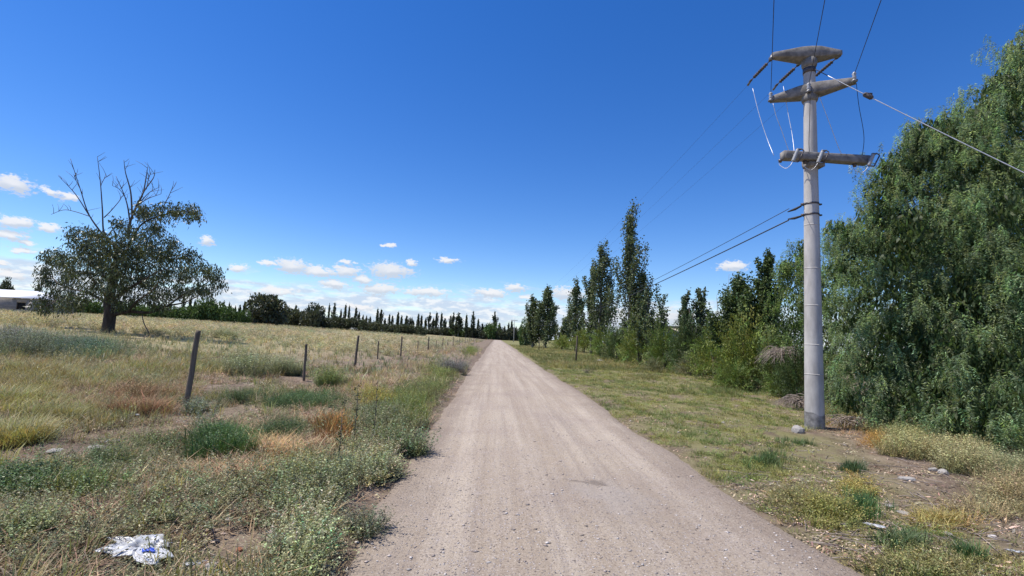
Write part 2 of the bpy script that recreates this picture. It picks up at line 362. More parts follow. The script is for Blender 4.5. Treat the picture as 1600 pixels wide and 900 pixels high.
def spline(pts, n=8):
    """Catmull-Rom through points"""
    p = np.asarray(pts, float); p = np.vstack([2*p[0]-p[1], p, 2*p[-1]-p[-2]]); out = []
    for i in range(1, len(p)-2):
        for t in np.linspace(0, 1, n, endpoint=False):
            out.append(.5*((2*p[i])+(-p[i-1]+p[i+1])*t+(2*p[i-1]-5*p[i]+4*p[i+1]-p[i+2])*t*t+(-p[i-1]+3*p[i]-3*p[i+1]+p[i+2])*t**3))
    out.append(p[-2]); return np.array(out)

# ------------------------------------------------------------------ ground and road
def sheet(xs, ys):
    X, Y = np.meshgrid(xs, ys); nx = len(xs); ny = len(ys)
    i = (np.arange(ny-1)[:, None]*nx+np.arange(nx-1)[None]).ravel()
    return X, Y, np.stack([i, i+1, i+nx+1, i+nx], -1)
def geo(a, first, ratio, end):
    o = [a]; s = first
    while abs(o[-1]) < end: o.append(o[-1]+s); s *= ratio
    return np.array(o)
xs = np.concatenate([-geo(10, .12, 1.07, 4000)[1:][::-1], np.arange(-10, 10.001, .085), geo(10, .12, 1.07, 4000)[1:]])
ys = np.concatenate([-geo(0, .5, 1.3, 900)[1:][::-1], np.arange(0, 2.4, .4), np.arange(2.4, 14, .085), geo(14, .1, 1.045, 4500)])
X, Y, F = sheet(xs, ys)
props(obj('ground', mesh('ground', np.c_[X.ravel(), Y.ravel(), H(X, Y).ravel()], [F], M['ground'], smooth=True)),
      'dry field and grassy verges either side of the dirt road', 'ground', kind='structure')
ry = np.concatenate([np.arange(-30, 2, 1.), np.arange(2, 16, .09), geo(16, .1, 1.05, 900)])
u = np.linspace(0, 1, 46); XL = xl(ry)-.28; XR = xr(ry)+.28
X = XL[:, None]+(XR-XL)[:, None]*u[None]; Y = np.repeat(ry[:, None], 46, 1)
nearf = 1-sstep(18, 60, Y)
Z = .0+.035*(1-(2*u[None]-1)**2)-.075*sstep(.84, 1, abs(2*u[None]-1))+((fbm(X*2.2, Y*.12, 21)-.5)*.045+(fbm(X*5, Y*5, 22, 3)-.5)*.02+(fbm(X*.8, Y*.35, 25)-.5)*.03)*nearf
Z = np.where(Y > 60, np.maximum(Z, .005), Z)
ny, nx = X.shape; i = (np.arange(ny-1)[:, None]*nx+np.arange(nx-1)[None]).ravel()
props(obj('road', mesh('road', np.c_[X.ravel(), Y.ravel(), Z.ravel()], [np.stack([i, i+1, i+nx+1, i+nx], -1)], M['road'], smooth=True)),
      'pinkish grey dirt road running straight to the horizon', 'road', kind='structure')
def road_z(x, y):
    uu = (x-(xl(y)-.28))/((xr(y)+.28)-(xl(y)-.28)); return .035*(1-(2*uu-1)**2)+((fbm(x*2.2, y*.12, 21)-.5)*.045+(fbm(x*5, y*5, 22, 3)-.5)*.02+(fbm(x*.8, y*.35, 25)-.5)*.03)

# ------------------------------------------------------------------ plant templates
def rotz(V, a):
    c, s = np.cos(a), np.sin(a); return np.stack([V[..., 0]*c-V[..., 1]*s, V[..., 0]*s+V[..., 1]*c, V[..., 2]], -1)
def place(T, pos, rz, sc, tint, jit=0.0):
    """realise template T=(V,F,f) at every pos; returns V,F,C"""
    V, F, f = T; N = len(pos); n = len(V); sc = np.asarray(sc, float)
    sc = sc[:, None, None] if sc.ndim == 1 else sc[:, None, :]
    W_ = rotz(V[None]*sc, np.asarray(rz)[:, None])
    W_ = W_+pos[:, None, :]
    Fo = (F[None]+(np.arange(N)*n)[:, None, None]).reshape(-1, F.shape[1])
    C = tint[:, None, :]*f[None, :, None]
    return W_.reshape(-1, 3), Fo, np.clip(C.reshape(-1, 3), 0, .8)
class Plants:
    def __init__(s): s.V = []; s.F = []; s.C = []; s.n = 0
    def add(s, V, F, C):
        s.V.append(V); s.F.append(F+s.n); s.C.append(C); s.n += len(V)
    def scatter(s, Ts, pos, sc, tint):
        k = R.integers(0, len(Ts), len(pos))
        for i, T in enumerate(Ts):
            q = k == i
            if q.any(): s.add(*place(T, pos[q], R.uniform(0, 2*PI, q.sum()), np.asarray(sc)[q], tint[q]))
    def me(s, name, mat):
        return mesh(name, np.concatenate(s.V), [np.concatenate(s.F)], mat, np.concatenate(s.C))
class Cover:
    """ground cover nobody could count: tufts set out on points by geometry nodes, one object"""
    def __init__(s): s.T = []; s.rows = []
    def scatter(s, Ts, pos, sc, tint):
        k = keep_mask(pos[:, 0], pos[:, 1]); pos, sc, tint = pos[k], np.asarray(sc)[k], tint[k]
        if not len(pos): return
        ids = []
        for T in Ts:
            j = next((i for i, q in enumerate(s.T) if q is T), None)
            if j is None: s.T.append(T); j = len(s.T)-1
            ids.append(j)
        s.rows.append((np.asarray(pos), np.asarray(sc, float), np.clip(tint*1.28, .01, .75), np.array(ids)[R.integers(0, len(ids), len(pos))]))
    def build(s, name, mat):
        pos = np.concatenate([r[0] for r in s.rows]); sc = np.concatenate([r[1] for r in s.rows]); tn = np.concatenate([r[2] for r in s.rows]); tid = np.concatenate([r[3] for r in s.rows]); n = len(pos)
        V = []; F = []; f = []; ti = []; k = 0
        for i, (v, fa, sh) in enumerate(s.T): V.append(v); F.append(fa+k); f.append(sh); ti.append(np.full(len(v), i)); k += len(v)
        me = mesh(name, np.concatenate(V+[pos]), [np.concatenate(F)], mat)
        def att(nm, ty, v, key='value'): me.attributes.new(nm, ty, 'POINT').data.foreach_set(key, np.ascontiguousarray(v).ravel())
        z = lambda d: np.zeros((k, d), np.float32)
        att('tid', 'INT', np.concatenate(ti+[tid+1000]).astype(np.int32))
        att('f', 'FLOAT', np.concatenate(f+[np.zeros(n)]).astype(np.float32))
        att('scl', 'FLOAT', np.concatenate([np.ones(k), sc]).astype(np.float32))
        att('rot', 'FLOAT_VECTOR', np.concatenate([z(3), np.c_[R.normal(0, .12, (n, 2)), R.uniform(0, 2*PI, n)]]).astype(np.float32), 'vector')
        att('tint', 'FLOAT_VECTOR', np.concatenate([z(3), tn]).astype(np.float32), 'vector')
        g = bpy.data.node_groups.new(name+'_scatter', 'GeometryNodeTree'); g.interface.new_socket('Geometry', in_out='INPUT', socket_type='NodeSocketGeometry'); g.interface.new_socket('Geometry', in_out='OUTPUT', socket_type='NodeSocketGeometry')
        gi = g.nodes.new('NodeGroupInput'); go = g.nodes.new('NodeGroupOutput'); jn = g.nodes.new('GeometryNodeJoinGeometry')
        def named(nm, ty):
            q = g.nodes.new('GeometryNodeInputNamedAttribute'); q.data_type = ty; q.inputs['Name'].default_value = nm; return next(o for o in q.outputs if o.enabled and o.name == 'Attribute')
        at, ar, as_ = named('tid', 'INT'), named('rot', 'FLOAT_VECTOR'), named('scl', 'FLOAT')
        def pick(val):
            c = g.nodes.new('FunctionNodeCompare'); c.data_type = 'INT'; c.operation = 'EQUAL'
            ia = [q for q in c.inputs if q.enabled]; g.links.new(at, ia[0]); ia[1].default_value = val
            sp = g.nodes.new('GeometryNodeSeparateGeometry'); sp.domain = 'POINT'; g.links.new(gi.outputs[0], sp.inputs['Geometry']); g.links.new(c.outputs[0], sp.inputs['Selection']); return sp.outputs[0]
        for i in range(len(s.T)):
            ip = g.nodes.new('GeometryNodeInstanceOnPoints'); g.links.new(pick(i+1000), ip.inputs['Points']); g.links.new(pick(i), ip.inputs['Instance']); g.links.new(ar, ip.inputs['Rotation']); g.links.new(as_, ip.inputs['Scale']); g.links.new(ip.outputs[0], jn.inputs[0])
        g.links.new(jn.outputs[0], go.inputs[0])
        o = obj(name, me); o.modifiers.new('scatter', 'NODES').node_group = g; return o
def grass_T(n=14, h=.3, spread=.08, lean=.5, w=.006, flat=0.0):
    V = []; F = []; f = []
    for i in range(n):
        a = R.uniform(0, 2*PI); r = spread*math.sqrt(R.uniform()); b = np.array([math.cos(a)*r, math.sin(a)*r, 0])
        d = a+R.normal(0, .9); hh = h*R.uniform(.5, 1.1); ln = lean*R.uniform(.3, 1.3)*hh; up = hh*(1-flat*R.uniform(.5, 1))
        dr = np.array([math.cos(d), math.sin(d), 0]); sd = np.array([-dr[1], dr[0], 0])*w*R.uniform(.7, 1.3)
        m = b+dr*ln*.38+np.array([0, 0, up*.62]); t = b+dr*ln+np.array([0, 0, up])
        k = len(V)*1; V += [b-sd, b+sd, m-sd*.8, m+sd*.8, t]; F += [(k, k+1, k+2), (k+1, k+3, k+2), (k+2, k+3, k+4)]; f += [R.uniform(.7, 1.3)]*5
    return np.array(V), np.array(F), np.array(f)
def leafy_T(stems=5, h=.3, spread=.12, leaf=.03, nl=8, asp=.5, low=.1, droop=.2):
    V = []; F = []; f = []
    def leafq(p, d, up, L, wd, sh):
        sd = np.cross(d, up); sd /= np.linalg.norm(sd)+1e-9; k = len(V)
        V.extend([p, p+d*L*.5+sd*wd, p+d*L, p+d*L*.5-sd*wd]); F.extend([(k, k+1, k+2), (k, k+2, k+3)]); f.extend([sh]*4)
    for s in range(stems):
        a = R.uniform(0, 2*PI); o = np.array([math.cos(a), math.sin(a), 0]); b = o*spread*.25*R.uniform(); hh = h*R.uniform(.55, 1.1)
        t = b+o*spread*R.uniform(.4, 1.5)+np.array([0, 0, hh]); sd = np.array([-o[1], o[0], 0])*.003; k = len(V)
        V.extend([b-sd, b+sd, t+sd*.5]); F.append((k, k+1, k+2)); f.extend([.8]*3)
        for l in range(nl):
            q = low+(1-low)*(l+R.uniform())/nl; p = b+(t-b)*q+o*math.sin(q*3)*.02; az = R.uniform(0, 2*PI)
            d = np.array([math.cos(az), math.sin(az), R.uniform(-droop, .7)]); d /= np.linalg.norm(d)
            L = leaf*R.uniform(.6, 1.3); leafq(p, d, np.array([R.normal(0, .6), R.normal(0, .6), 1]), L, L*asp*.5, R.choice([.45, .65, .85, 1.1, 1.45, 1.9]))
    return np.array(V), np.array(F), np.array(f)
def tint(n, c, v=.18, hv=.10):
    c = np.asarray(c, float); t = np.repeat(c[None], n, 0)*np.clip(R.normal(1, v, (n, 1)), .45, 1.7)
    return t*(1+R.normal(0, hv, (n, 3))*np.array([1, .6, .7]))
GREY, DUST, OLIVE, STRAW, RUST, DEEP, BLUE, LIME = (.185, .200, .105), (.250, .258, .150), (.255, .240, .105), (.40, .315, .185), (.25, .155, .085), (.075, .130, .045), (.125, .150, .105), (.150, .180, .055)
def chip_T(n=16, spread=.13, size=.016):
    V = []; F = []; f = []
    for i in range(n):
        a = R.uniform(0, 2*PI); r = spread*math.sqrt(R.uniform()); p = np.array([math.cos(a)*r, math.sin(a)*r, R.uniform(.004, .02)]); b_ = R.uniform(0, 2*PI); L = size*R.uniform(.5, 2.2); w = size*R.uniform(.25, .6)
        d = np.array([math.cos(b_), math.sin(b_), R.normal(0, .35)])*L; sd = np.array([-math.sin(b_), math.cos(b_), R.normal(0, .4)])*w; k = len(V); V += [p-d, p+sd, p+d, p-sd]; F += [(k, k+1, k+2), (k, k+2, k+3)]; f += [R.choice([.45, .7, 1, 1.3, 1.7])]*4
    return np.array(V), np.array(F), np.array(f)
T_grass = [grass_T(18, .26, .10, .6, .0045) for _ in range(4)]
T_wispy = [grass_T(28, .32, .24, 1.1, .0032, .4) for _ in range(5)]
T_short = [grass_T(16, .085, .10, 1.0, .0045) for _ in range(4)]
T_straw = [grass_T(18, .28, .14, 1.2, .0035, .8) for _ in range(5)]
T_weed = [leafy_T(11, .22, .16, .021, 18, .45) for _ in range(4)]
T_low = [leafy_T(13, .10, .17, .017, 14, .5) for _ in range(5)]
T_fine = [leafy_T(14, .32, .18, .026, 16, .22, .05) for _ in range(4)]
T_mound = [leafy_T(16, .40, .36, .085, 9, .30, .05) for _ in range(3)]
T_blade = [grass_T(7, .40, .25, .6, .02) for _ in range(3)]
T_chip = [chip_T() for _ in range(4)]
def zfix(x, y): return np.c_[x, y, H(x, y)-.01]
def off_road(x, y, m=.0): return (x < xl(y)-m) | (x > xr(y)+m)
def in_px(cx, cy, rx, ry, n):
    """points spread over an elliptic patch of ground"""
    o = []
    while len(o) < n:
        a, r = R.uniform(0, 2*PI), min(1.7, abs(R.normal(0, .62))**.85)
        d = ray(cx+rx*r*math.cos(a), cy+ry*r*math.sin(a))
        if d[2] < -.012:
            g = CC+d*(-CH+.08)/d[2]
            if g[0] < -5: g = G(cx+rx*r*math.cos(a), cy+ry*r*math.sin(a))
            o.append(g[:2])
    return np.array(o)
def polar(n, x0, x1, y0, y1, p=1.2):
    """random ground points, thinning with distance"""
    y = (R.uniform(size=n)*(y1**(1-p)-y0**(1-p))+y0**(1-p))**(1/(1-p)); x = R.uniform(x0, x1, n); return x, y
BARE = []
def _bare():
    for px, py, rx, ry, q in [(214,864,50,26,.97),(385,850,62,30,.93),(350,890,60,16,.93),(352,607,62,7,.9),(150,690,110,24,.85),(50,712,70,20,.8),(300,655,60,16,.7),(330,800,60,14,.6),(395,640,60,8,.8),(470,592,40,6,.85),(292,640,20,14,.85),(480,601,12,8,.9),(150,870,60,14,.7),(40,790,50,12,.6),
        (1262,684,60,9,.95),(1330,715,70,16,.8),(1450,760,90,20,.75),(1180,668,45,7,.85),(1100,700,45,8,.7),(1560,850,60,22,.6),(1400,720,60,8,.7),(1420,800,60,10,.6)]:
        c = G(px, py); a = abs(G(px+rx, py)[0]-G(px-rx, py)[0])/2; b = abs(G(px, py-ry)[1]-G(px, py+ry)[1])/2
        BARE.append((c[0], c[1], a, b, q))
_bare()
def keep_mask(x, y):
    k = np.ones(len(x), bool); w = .5*(fbm(x*3, y*3, 77)-.5)
    for cx, cy, a, b, q in BARE: k &= ~((np.hypot((x-cx)/a, (y-cy)/b)+w < 1) & (R.uniform(size=len(x)) < q))
    return k
# ------------------------------------------------------------------ left verge and field
def left_cover():
    weeds, dry, green = Cover(), Cover(), Cover()
    # general cover, near: every kind mixed, thinning to bare soil in patches
    x, y = polar(52000, -17, -.9, 2.2, 22, 1.55); k = x > -1.25*y-1.5; x, y = x[k], y[k]; k = off_road(x, y, .10) & ((x < xl(y)-.06-.36*fbm(x*2.3, y*2.3, 79)) | (R.uniform(size=len(x)) < .15)); x, y = x[k], y[k]
    n1 = fbm(x*.55, y*.55, 31); n2 = fbm(x*.5+9, y*.5, 37); n3 = fbm(x*1.3, y*1.3, 41); u = R.uniform(size=len(x)); bare = sstep(.52, .40, n3)
    edge = sstep(-3.2, -1.6, x)
    pw = np.clip(.04+.55*(n1-.5)*2+.30*edge, .015, .5)*(1-.75*bare); pg = np.clip(.10+.8*(n2-.5), .02, .4)*(1-bare); ps = .13+.05*bare
    k1 = u < pw; k2 = (u >= pw) & (u < pw+pg); k3 = (u >= pw+pg) & (u < pw+pg+ps); k4 = (u > .60) & ~k1 & ~k2 & ~k3
    sc = lambda k: R.uniform(.6, 1.25, k.sum())*(1+.03*y[k])
    weeds.scatter(T_low+T_weed[:1], zfix(x[k1], y[k1]), sc(k1)*.9, tint(k1.sum(), (.205, .205, .115))*np.where(R.uniform(size=(k1.sum(), 1)) < .35, .7, 1))
    green.scatter(T_grass+T_short, zfix(x[k2], y[k2]), sc(k2)*.75, tint(k2.sum(), OLIVE, .25))
    dry.scatter(T_straw, zfix(x[k3], y[k3]), sc(k3)*.75, tint(k3.sum(), (.29, .215, .135), .30))
    dry.scatter(T_chip, zfix(x[k4], y[k4]), sc(k4)*.9, tint(k4.sum(), (.29, .23, .165), .30))
    # dusty broad-leaved weeds along the road edge
    for (cx, cy, rx, ry, n, c, T, s) in [
        (545,840,95,60,650,DUST,T_low+T_weed,.95),(600,735,55,45,500,DUST,T_low+T_weed,.95),(480,760,70,40,420,GREY,T_low+T_weed,.95),(500,880,70,40,300,DUST,T_low+T_weed,.9),
        (640,640,50,34,420,LIME,T_weed+T_grass,.9),(600,660,60,30,360,(.135,.15,.075),T_weed,1.0),(690,585,30,22,240,LIME,T_weed,1.1),(735,548,14,9,130,LIME,T_weed,1.6),(670,612,40,18,260,(.14,.16,.06),T_weed,1.0),
        (640,690,30,18,120,GREY,T_weed,1.1),(60,740,80,22,80,GREY,T_weed+T_low,.9),(110,768,60,18,90,(.13,.165,.065),T_weed+T_grass,.85),(40,840,50,30,90,GREY,T_weed+T_low,.9),(230,790,80,22,70,GREY,T_low,.95),(330,775,50,22,110,GREY,T_low,.95),(270,815,70,16,60,GREY,T_low,.9),
        (170,722,60,12,70,(.11,.14,.065),T_weed+T_fine,.8),(230,690,50,14,80,(.13,.155,.065),T_weed,.9),(310,645,24,18,70,BLUE,T_weed,1.2),
        (40,620,100,38,420,OLIVE,T_wispy,.75),(100,650,70,20,150,OLIVE,T_wispy,.65),(180,590,120,18,260,(.23,.21,.11),T_wispy,.85),(60,585,90,22,330,(.25,.215,.10),T_wispy,.95),(330,575,150,12,220,(.20,.195,.08),T_wispy,1.1),(30,690,60,22,220,OLIVE,T_wispy,.9),
        (60,548,110,13,420,BLUE,T_fine,1.7),(130,552,60,11,230,(.095,.145,.105),T_fine,1.6),(15,540,60,14,220,(.15,.155,.14),T_fine,1.7),
        (215,622,60,17,170,(.26,.18,.10),T_wispy+T_fine[:2],.9),(265,618,45,14,120,(.27,.20,.12),T_wispy+T_fine[:1],.85),
        (340,700,40,20,240,DEEP,T_grass,1.0),(340,700,44,24,120,(.085,.125,.05),T_fine,.8),(470,626,62,12,260,DEEP,T_fine+T_grass,.8),(437,682,34,11,110,(.08,.12,.05),T_fine,.75),(375,628,40,12,120,(.08,.11,.05),T_fine,.8),(30,760,40,22,120,(.08,.12,.05),T_weed,1),
        (420,712,50,18,330,(.40,.27,.14),T_straw,1.0),(520,680,26,16,130,(.34,.20,.075),T_grass,.9),(490,700,60,22,260,(.33,.23,.145),T_straw,.9),(640,575,60,10,260,STRAW,T_straw+T_grass,1.1),(560,600,60,14,240,(.32,.24,.15),T_straw,.9),(700,545,40,8,160,STRAW,T_grass,1.5),
        (250,660,130,26,260,(.22,.16,.105),T_straw,.6),(120,690,120,26,200,(.21,.155,.10),T_straw,.6),(250,790,160,50,420,(.24,.175,.115),T_straw,.65),(420,660,90,24,170,(.24,.175,.115),T_straw,.6),(290,740,80,18,120,(.30,.21,.125),T_straw,.7),(150,850,80,26,110,(.30,.23,.15),T_straw,.6),(390,745,60,20,160,(.36,.25,.15),T_straw,.9),(585,625,32,12,140,(.24,.21,.06),T_weed,.9)]:
        p = in_px(cx, cy, rx, ry, n); k = off_road(p[:, 0], p[:, 1], .06) & (p[:, 0] < xl(p[:, 1])-.05-.45*fbm(p[:, 0]*2.3, p[:, 1]*2.3, 79)); p = p[k]; n = len(p)
        tgt = dry if c in (STRAW, RUST) or c[0] > c[1]*1.25 else (green if any(T[0] is w_ for w_ in T_wispy) or c[1] > c[0]*1.1 else weeds)
        tgt.scatter(T, zfix(p[:, 0], p[:, 1]), R.uniform(.6, 1.3, n)*s, tint(n, c, .28, .13))
    # middle and far field
    x, y = polar(8500, -70, -1.4, 15, 62, 1.15); k = (x > -1.3*y); x, y = x[k], y[k]; k = off_road(x, y, .15); x, y = x[k], y[k]
    n1 = fbm(x*.16, y*.16, 51); cols = np.where((n1 > .54)[:, None], tint(len(x), (.20, .205, .125), .22), tint(len(x), (.37, .315, .19), .22))
    green.scatter(T_blade+T_wispy[:2], zfix(x, y), R.uniform(.35, .85, len(x)), cols)
    x, y = polar(2600, -45, -7, 11, 42, 1.1); k = (x > -1.3*y) & (fbm(x*.35, y*.35, 58) > .47); x, y = x[k], y[k]; n1 = fbm(x*.22, y*.22, 59)
    weeds.scatter(T_fine, zfix(x, y), R.uniform(.7, 1.9, len(x)), np.where((n1 > .5)[:, None], tint(len(x), (.225, .245, .140), .2), tint(len(x), (.27, .25, .125), .2)))
    x, y = polar(7500, -150, -4, 32, 210, 1.35); k = (x > -1.25*y) & off_road(x, y, 1); x, y = x[k], y[k]
    n1 = fbm(x*.1, y*.1, 57); cols = np.where((n1 > .50)[:, None], tint(len(x), (.21, .215, .14), .18), tint(len(x), (.32, .28, .175), .18))
    weeds.scatter(T_mound, zfix(x, y), R.uniform(.7, 1.35, len(x))*(1+.002*y), cols)
    props(weeds.build('roadside_weeds', M['cover']), 'dusty grey green low weeds covering the left verge and field', 'weeds', kind='stuff')
    props(green.build('field_grass', M['cover']), 'olive and green grass spread over the left field', 'grass', kind='stuff')
    props(dry.build('dry_grass', M['drycover']), 'dead straw coloured grass lying over the left verge', 'dry grass', kind='stuff')
left_cover()
# ------------------------------------------------------------------ right verge
def right_cover():
    turf, litter = Cover(), Cover()
    x, y = polar(26000, 2.5, 11.5, 2.6, 34, 1.45); k = off_road(x, y, .05) & (x < 1.25*y+1.5); x, y = x[k], y[k]
    n1 = fbm(x*.7, y*.7, 61); n3 = fbm(x*2.1, y*2.1, 63)
    bare = sstep(1.2, 4.0, x-.36*y)*sstep(16, 8, y)+.9*np.exp(-((x-6.6)/1.2)**2-((y-9.2)/.6)**2)
    k = (n1*.6+n3*.55 > .47+.26*bare+.07*sstep(14, 5, y)+R.normal(0, .06, len(x))); a, b_ = x[k], y[k]
    g = fbm(a*1.3, b_*1.3, 67)
    c = np.where((g > .53)[:, None], tint(len(a), (.125, .160, .050), .2), tint(len(a), (.218, .224, .076), .22))
    turf.scatter(T_short+T_low[:2], zfix(a, b_), R.uniform(.45, 1.0, len(a))*(.75+.02*b_), c)
    q = ~k & (R.uniform(size=len(x)) < .62); litter.scatter(T_chip, zfix(x[q], y[q]), R.uniform(.5, 1.1, q.sum()), tint(q.sum(), (.27, .205, .145), .35))
    for (cx, cy, rx, ry, n, c, T, s, L) in [
        (1345,785,34,22,120,(.06,.115,.04),T_short+T_grass,.6,0),(1510,857,24,9,60,(.06,.11,.04),T_short+T_grass,.6,0),(1410,835,40,14,90,(.08,.12,.05),T_short,.9,0),(1255,690,40,8,90,(.07,.12,.045),T_grass,.5,0),(1330,728,20,7,60,(.07,.11,.05),T_grass,.5,0),(1200,715,30,12,110,(.08,.125,.045),T_grass,.5,0),
        (1300,790,40,20,160,(.20,.195,.06),T_short+T_low,1.0,0),(1450,870,110,30,260,(.215,.20,.085),T_short+T_low,.8,0),(1250,770,60,22,160,(.20,.185,.08),T_short+T_low,.8,0),(1470,800,45,16,110,(.30,.25,.10),T_low+T_straw,.8,0),(1340,755,24,10,60,(.27,.24,.08),T_low,.9,0),
        (1420,690,50,22,230,(.27,.26,.115),T_fine,.95,1),(1500,712,44,18,190,(.29,.265,.13),T_fine,.95,1),(1345,668,44,17,170,(.25,.18,.085),T_straw+T_fine,.8,1),(1370,690,22,10,70,(.36,.21,.06),T_fine,.6,1),(1580,775,70,26,220,(.27,.225,.12),T_straw+T_fine[:2],.9,1),(1580,735,40,12,90,(.26,.26,.14),T_fine,.8,1),
        (1130,610,90,12,260,(.14,.17,.06),T_grass,.75,0),(1010,590,60,9,160,(.20,.185,.08),T_grass,.7,0),(1300,640,40,14,110,(.20,.19,.08),T_fine,.8,1),(850,541,34,4,140,(.27,.245,.13),T_wispy,1.3,1),(905,551,40,5,160,(.26,.24,.12),T_wispy,1.0,1)]:
        p = in_px(cx, cy, rx, ry, n); k = off_road(p[:, 0], p[:, 1], .05); p = p[k]; n = len(p)
        (litter if L else turf).scatter(T, zfix(p[:, 0], p[:, 1]), R.uniform(.65, 1.25, n)*s, tint(n, c, .2))
    x, y = polar(5500, 3.0, 14, 28, 110, 1.25); k = off_road(x, y, .1); x, y = x[k], y[k]
    c = np.where((fbm(x*.3, y*.3, 69) > .5)[:, None], tint(len(x), (.15, .155, .06), .2), tint(len(x), (.26, .23, .10), .2))
    turf.scatter(T_grass, zfix(x, y), R.uniform(.6, 1.2, len(x)), c)
    props(turf.build('verge_turf', M['cover']), 'short yellow green grass on the right verge', 'grass', kind='stuff')
    props(litter.build('dry_litter', M['drycover']), 'dry straw litter and pale dead weeds on the right verge', 'dry grass', kind='stuff')
    # twigs lying about
    tw = MB()
    for i in range(620):
        px, py = (R.uniform(1130, 1590), R.uniform(655, 890)) if i < 520 else (R.uniform(20, 420), R.uniform(640, 890))
        g = G(px, py)
        if not off_road(g[0], g[1], .1): continue
        a = R.uniform(0, PI); l = R.uniform(.06, .32)*(1 if i % 9 else 2.2); d = np.array([math.cos(a), math.sin(a), 0])*l; mid = g+d*.5+np.array([R.normal(0, .02), R.normal(0, .02), .015])
        e = g+d; e[2] = H(e[0], e[1])+.012; g[2] += .012; mid[2] = H(mid[0], mid[1])+.02
        tw.tube([g, mid, e], [.004, .0045, .002], 4)
    props(tw.build('fallen_twigs', M['twig']), 'pale broken twigs scattered on the bare verge soil', 'twigs', kind='stuff')
right_cover()

# ------------------------------------------------------------------ stones
def stone_me(seed, mat, sub=2):
    import bmesh
    rr = np.random.default_rng(seed); bm = bmesh.new(); bmesh.ops.create_icosphere(bm, subdivisions=sub, radius=1)
    k = [rr.normal(size=3) for _ in range(7)]; k = [a/np.linalg.norm(a) for a in k]; dd = rr.uniform(.55, .9, 7)
    for v in bm.verts:
        p = np.array(v.co)
        for a, d in zip(k, dd):
            s = p@a
            if s > d: p = p-a*(s-d)*.85
        v.co = p*(1+rr.normal(0, .02))
    me = bpy.data.meshes.new('stone'); bm.to_mesh(me); bm.free(); me.materials.append(mat); return me
SM = {k: [stone_me(i+n*7, M[k]) for i in range(3)] for n, k in enumerate(('stone', 'darkstone', 'brick'))}
def stones():
    A = MB(); th = np.array([(0, 0, 1), (1, 0, .2), (.2, 1, .1), (-1, .1, 0), (-.1, -1, .15), (.1, .1, -1.)]); FF = [(0, 1, 2), (0, 2, 3), (0, 3, 4), (0, 4, 1), (5, 2, 1), (5, 3, 2), (5, 4, 3), (5, 1, 4)]
    V = []; Fs = []; C = []; n = 0
    def put(x, y, z, r, c):
        nonlocal n
        a = R.uniform(0, 2*PI); v = th*np.array([r*R.uniform(.8, 1.5), r*R.uniform(.7, 1.2), r*R.uniform(.30, .5)])*(1+R.normal(0, .15, (6, 1)))
        V.append(rotz(v, a)+np.array([x, y, z])); Fs.append(np.array(FF)+n); C.append(np.repeat(np.array(c)[None]*R.uniform(.6, 1.3), 6, 0)); n += 6
    x, y = polar(7000, -1.1, 2.95, 2.6, 22, 1.6)
    for a, b in zip(x, y):
        if off_road(a, b, -.05): continue
        put(a, b, float(road_z(a, b))+.001, R.gamma(1.6, .0026)+.0025, [(.50, .44, .40), (.62, .57, .53), (.34, .29, .26), (.46, .39, .35)][R.integers(4)])
    x, y = polar(2600, -12, 9, 2.6, 16, 1.6)
    for a, b in zip(x, y):
        if not off_road(a, b, -.1): continue
        put(a, b, float(H(a, b))+.003, R.gamma(2.2, .005)+.004, [(.42, .37, .33), (.50, .46, .43), (.22, .18, .16), (.36, .30, .26)][R.integers(4)])
    me = mesh('gravel', np.concatenate(V), [np.concatenate(Fs)], M['dull'], np.concatenate(C))
    props(obj('gravel', me), 'loose gravel and pebbles strewn over road and verges', 'gravel', kind='stuff')
    G1 = 'pale flat stones on the bare right verge'
    for px, py, w, h, k, lab, grp in [
        (1246,676,.17,.14,'stone','big pale rounded rock on the sand beside the concrete pole base',None),
        (420,835,.040,.026,'stone','smooth grey stone on the bare patch right of the plastic bag',None),
        (337,849,.042,.032,'darkstone','dark pebble on the bare soil near the plastic bag',None),
        (357,815,.055,.035,'stone','white chunk of stone at the edge of weeds behind the bare patch',None),
        (374,861,.034,.026,'brick','orange brick fragment lying on the bare soil patch',None),
        (330,893,.075,.055,'stone','half buried pale stone at the bottom edge of the bare patch',None),
        (300,805,.034,.025,'stone','small bluish stone among the grey weeds above the plastic bag',None),
        (583,681,.07,.05,'stone','white stone among tall green weeds by the dark stalks',None),
        (1417,750,.13,.05,'stone','broad flat pale stone in front of the dry weeds under the big tree',None),
        (1458,736,.08,.06,'stone','rounded pale stone touching the shadow under the big tree',G1),
        (1475,741,.10,.07,'stone','larger of two stones at the shadow edge under the big tree',G1),
        (1390,791,.09,.025,'stone','flat pale stone right of the green grass tuft on the verge',G1),
        (1410,802,.09,.022,'stone','flat pale slab between twigs on the bare verge',G1),
        (1480,836,.06,.03,'stone','white flat stone near the lower right edge of the verge',G1),
        (1130,661,.07,.03,'stone','small white stone alone in the verge grass left of the pole',G1),
        (1145,641,.08,.03,'stone','small white stone farther up the verge grass left of the pole',G1),
        (150,700,.16,.03,'stone','pale flat chip on bare soil left of the rust coloured bush','pale chips on the bare soil of the left verge'),
        (85,705,.12,.03,'stone','pale flat chip at the far left bare soil','pale chips on the bare soil of the left verge'),
        (172,690,.14,.03,'stone','white flat chip behind the other chips on the left bare soil','pale chips on the bare soil of the left verge')]:
        g = G(px, py); o = obj('stone', SM[k][R.integers(3)], None, (g[0], g[1], g[2]+h*.25), R.uniform(0, 6)); w *= .82; o.scale = (w, w*R.uniform(.7, .95), h*.8)
        props(o, lab, 'stone', grp)
stones()

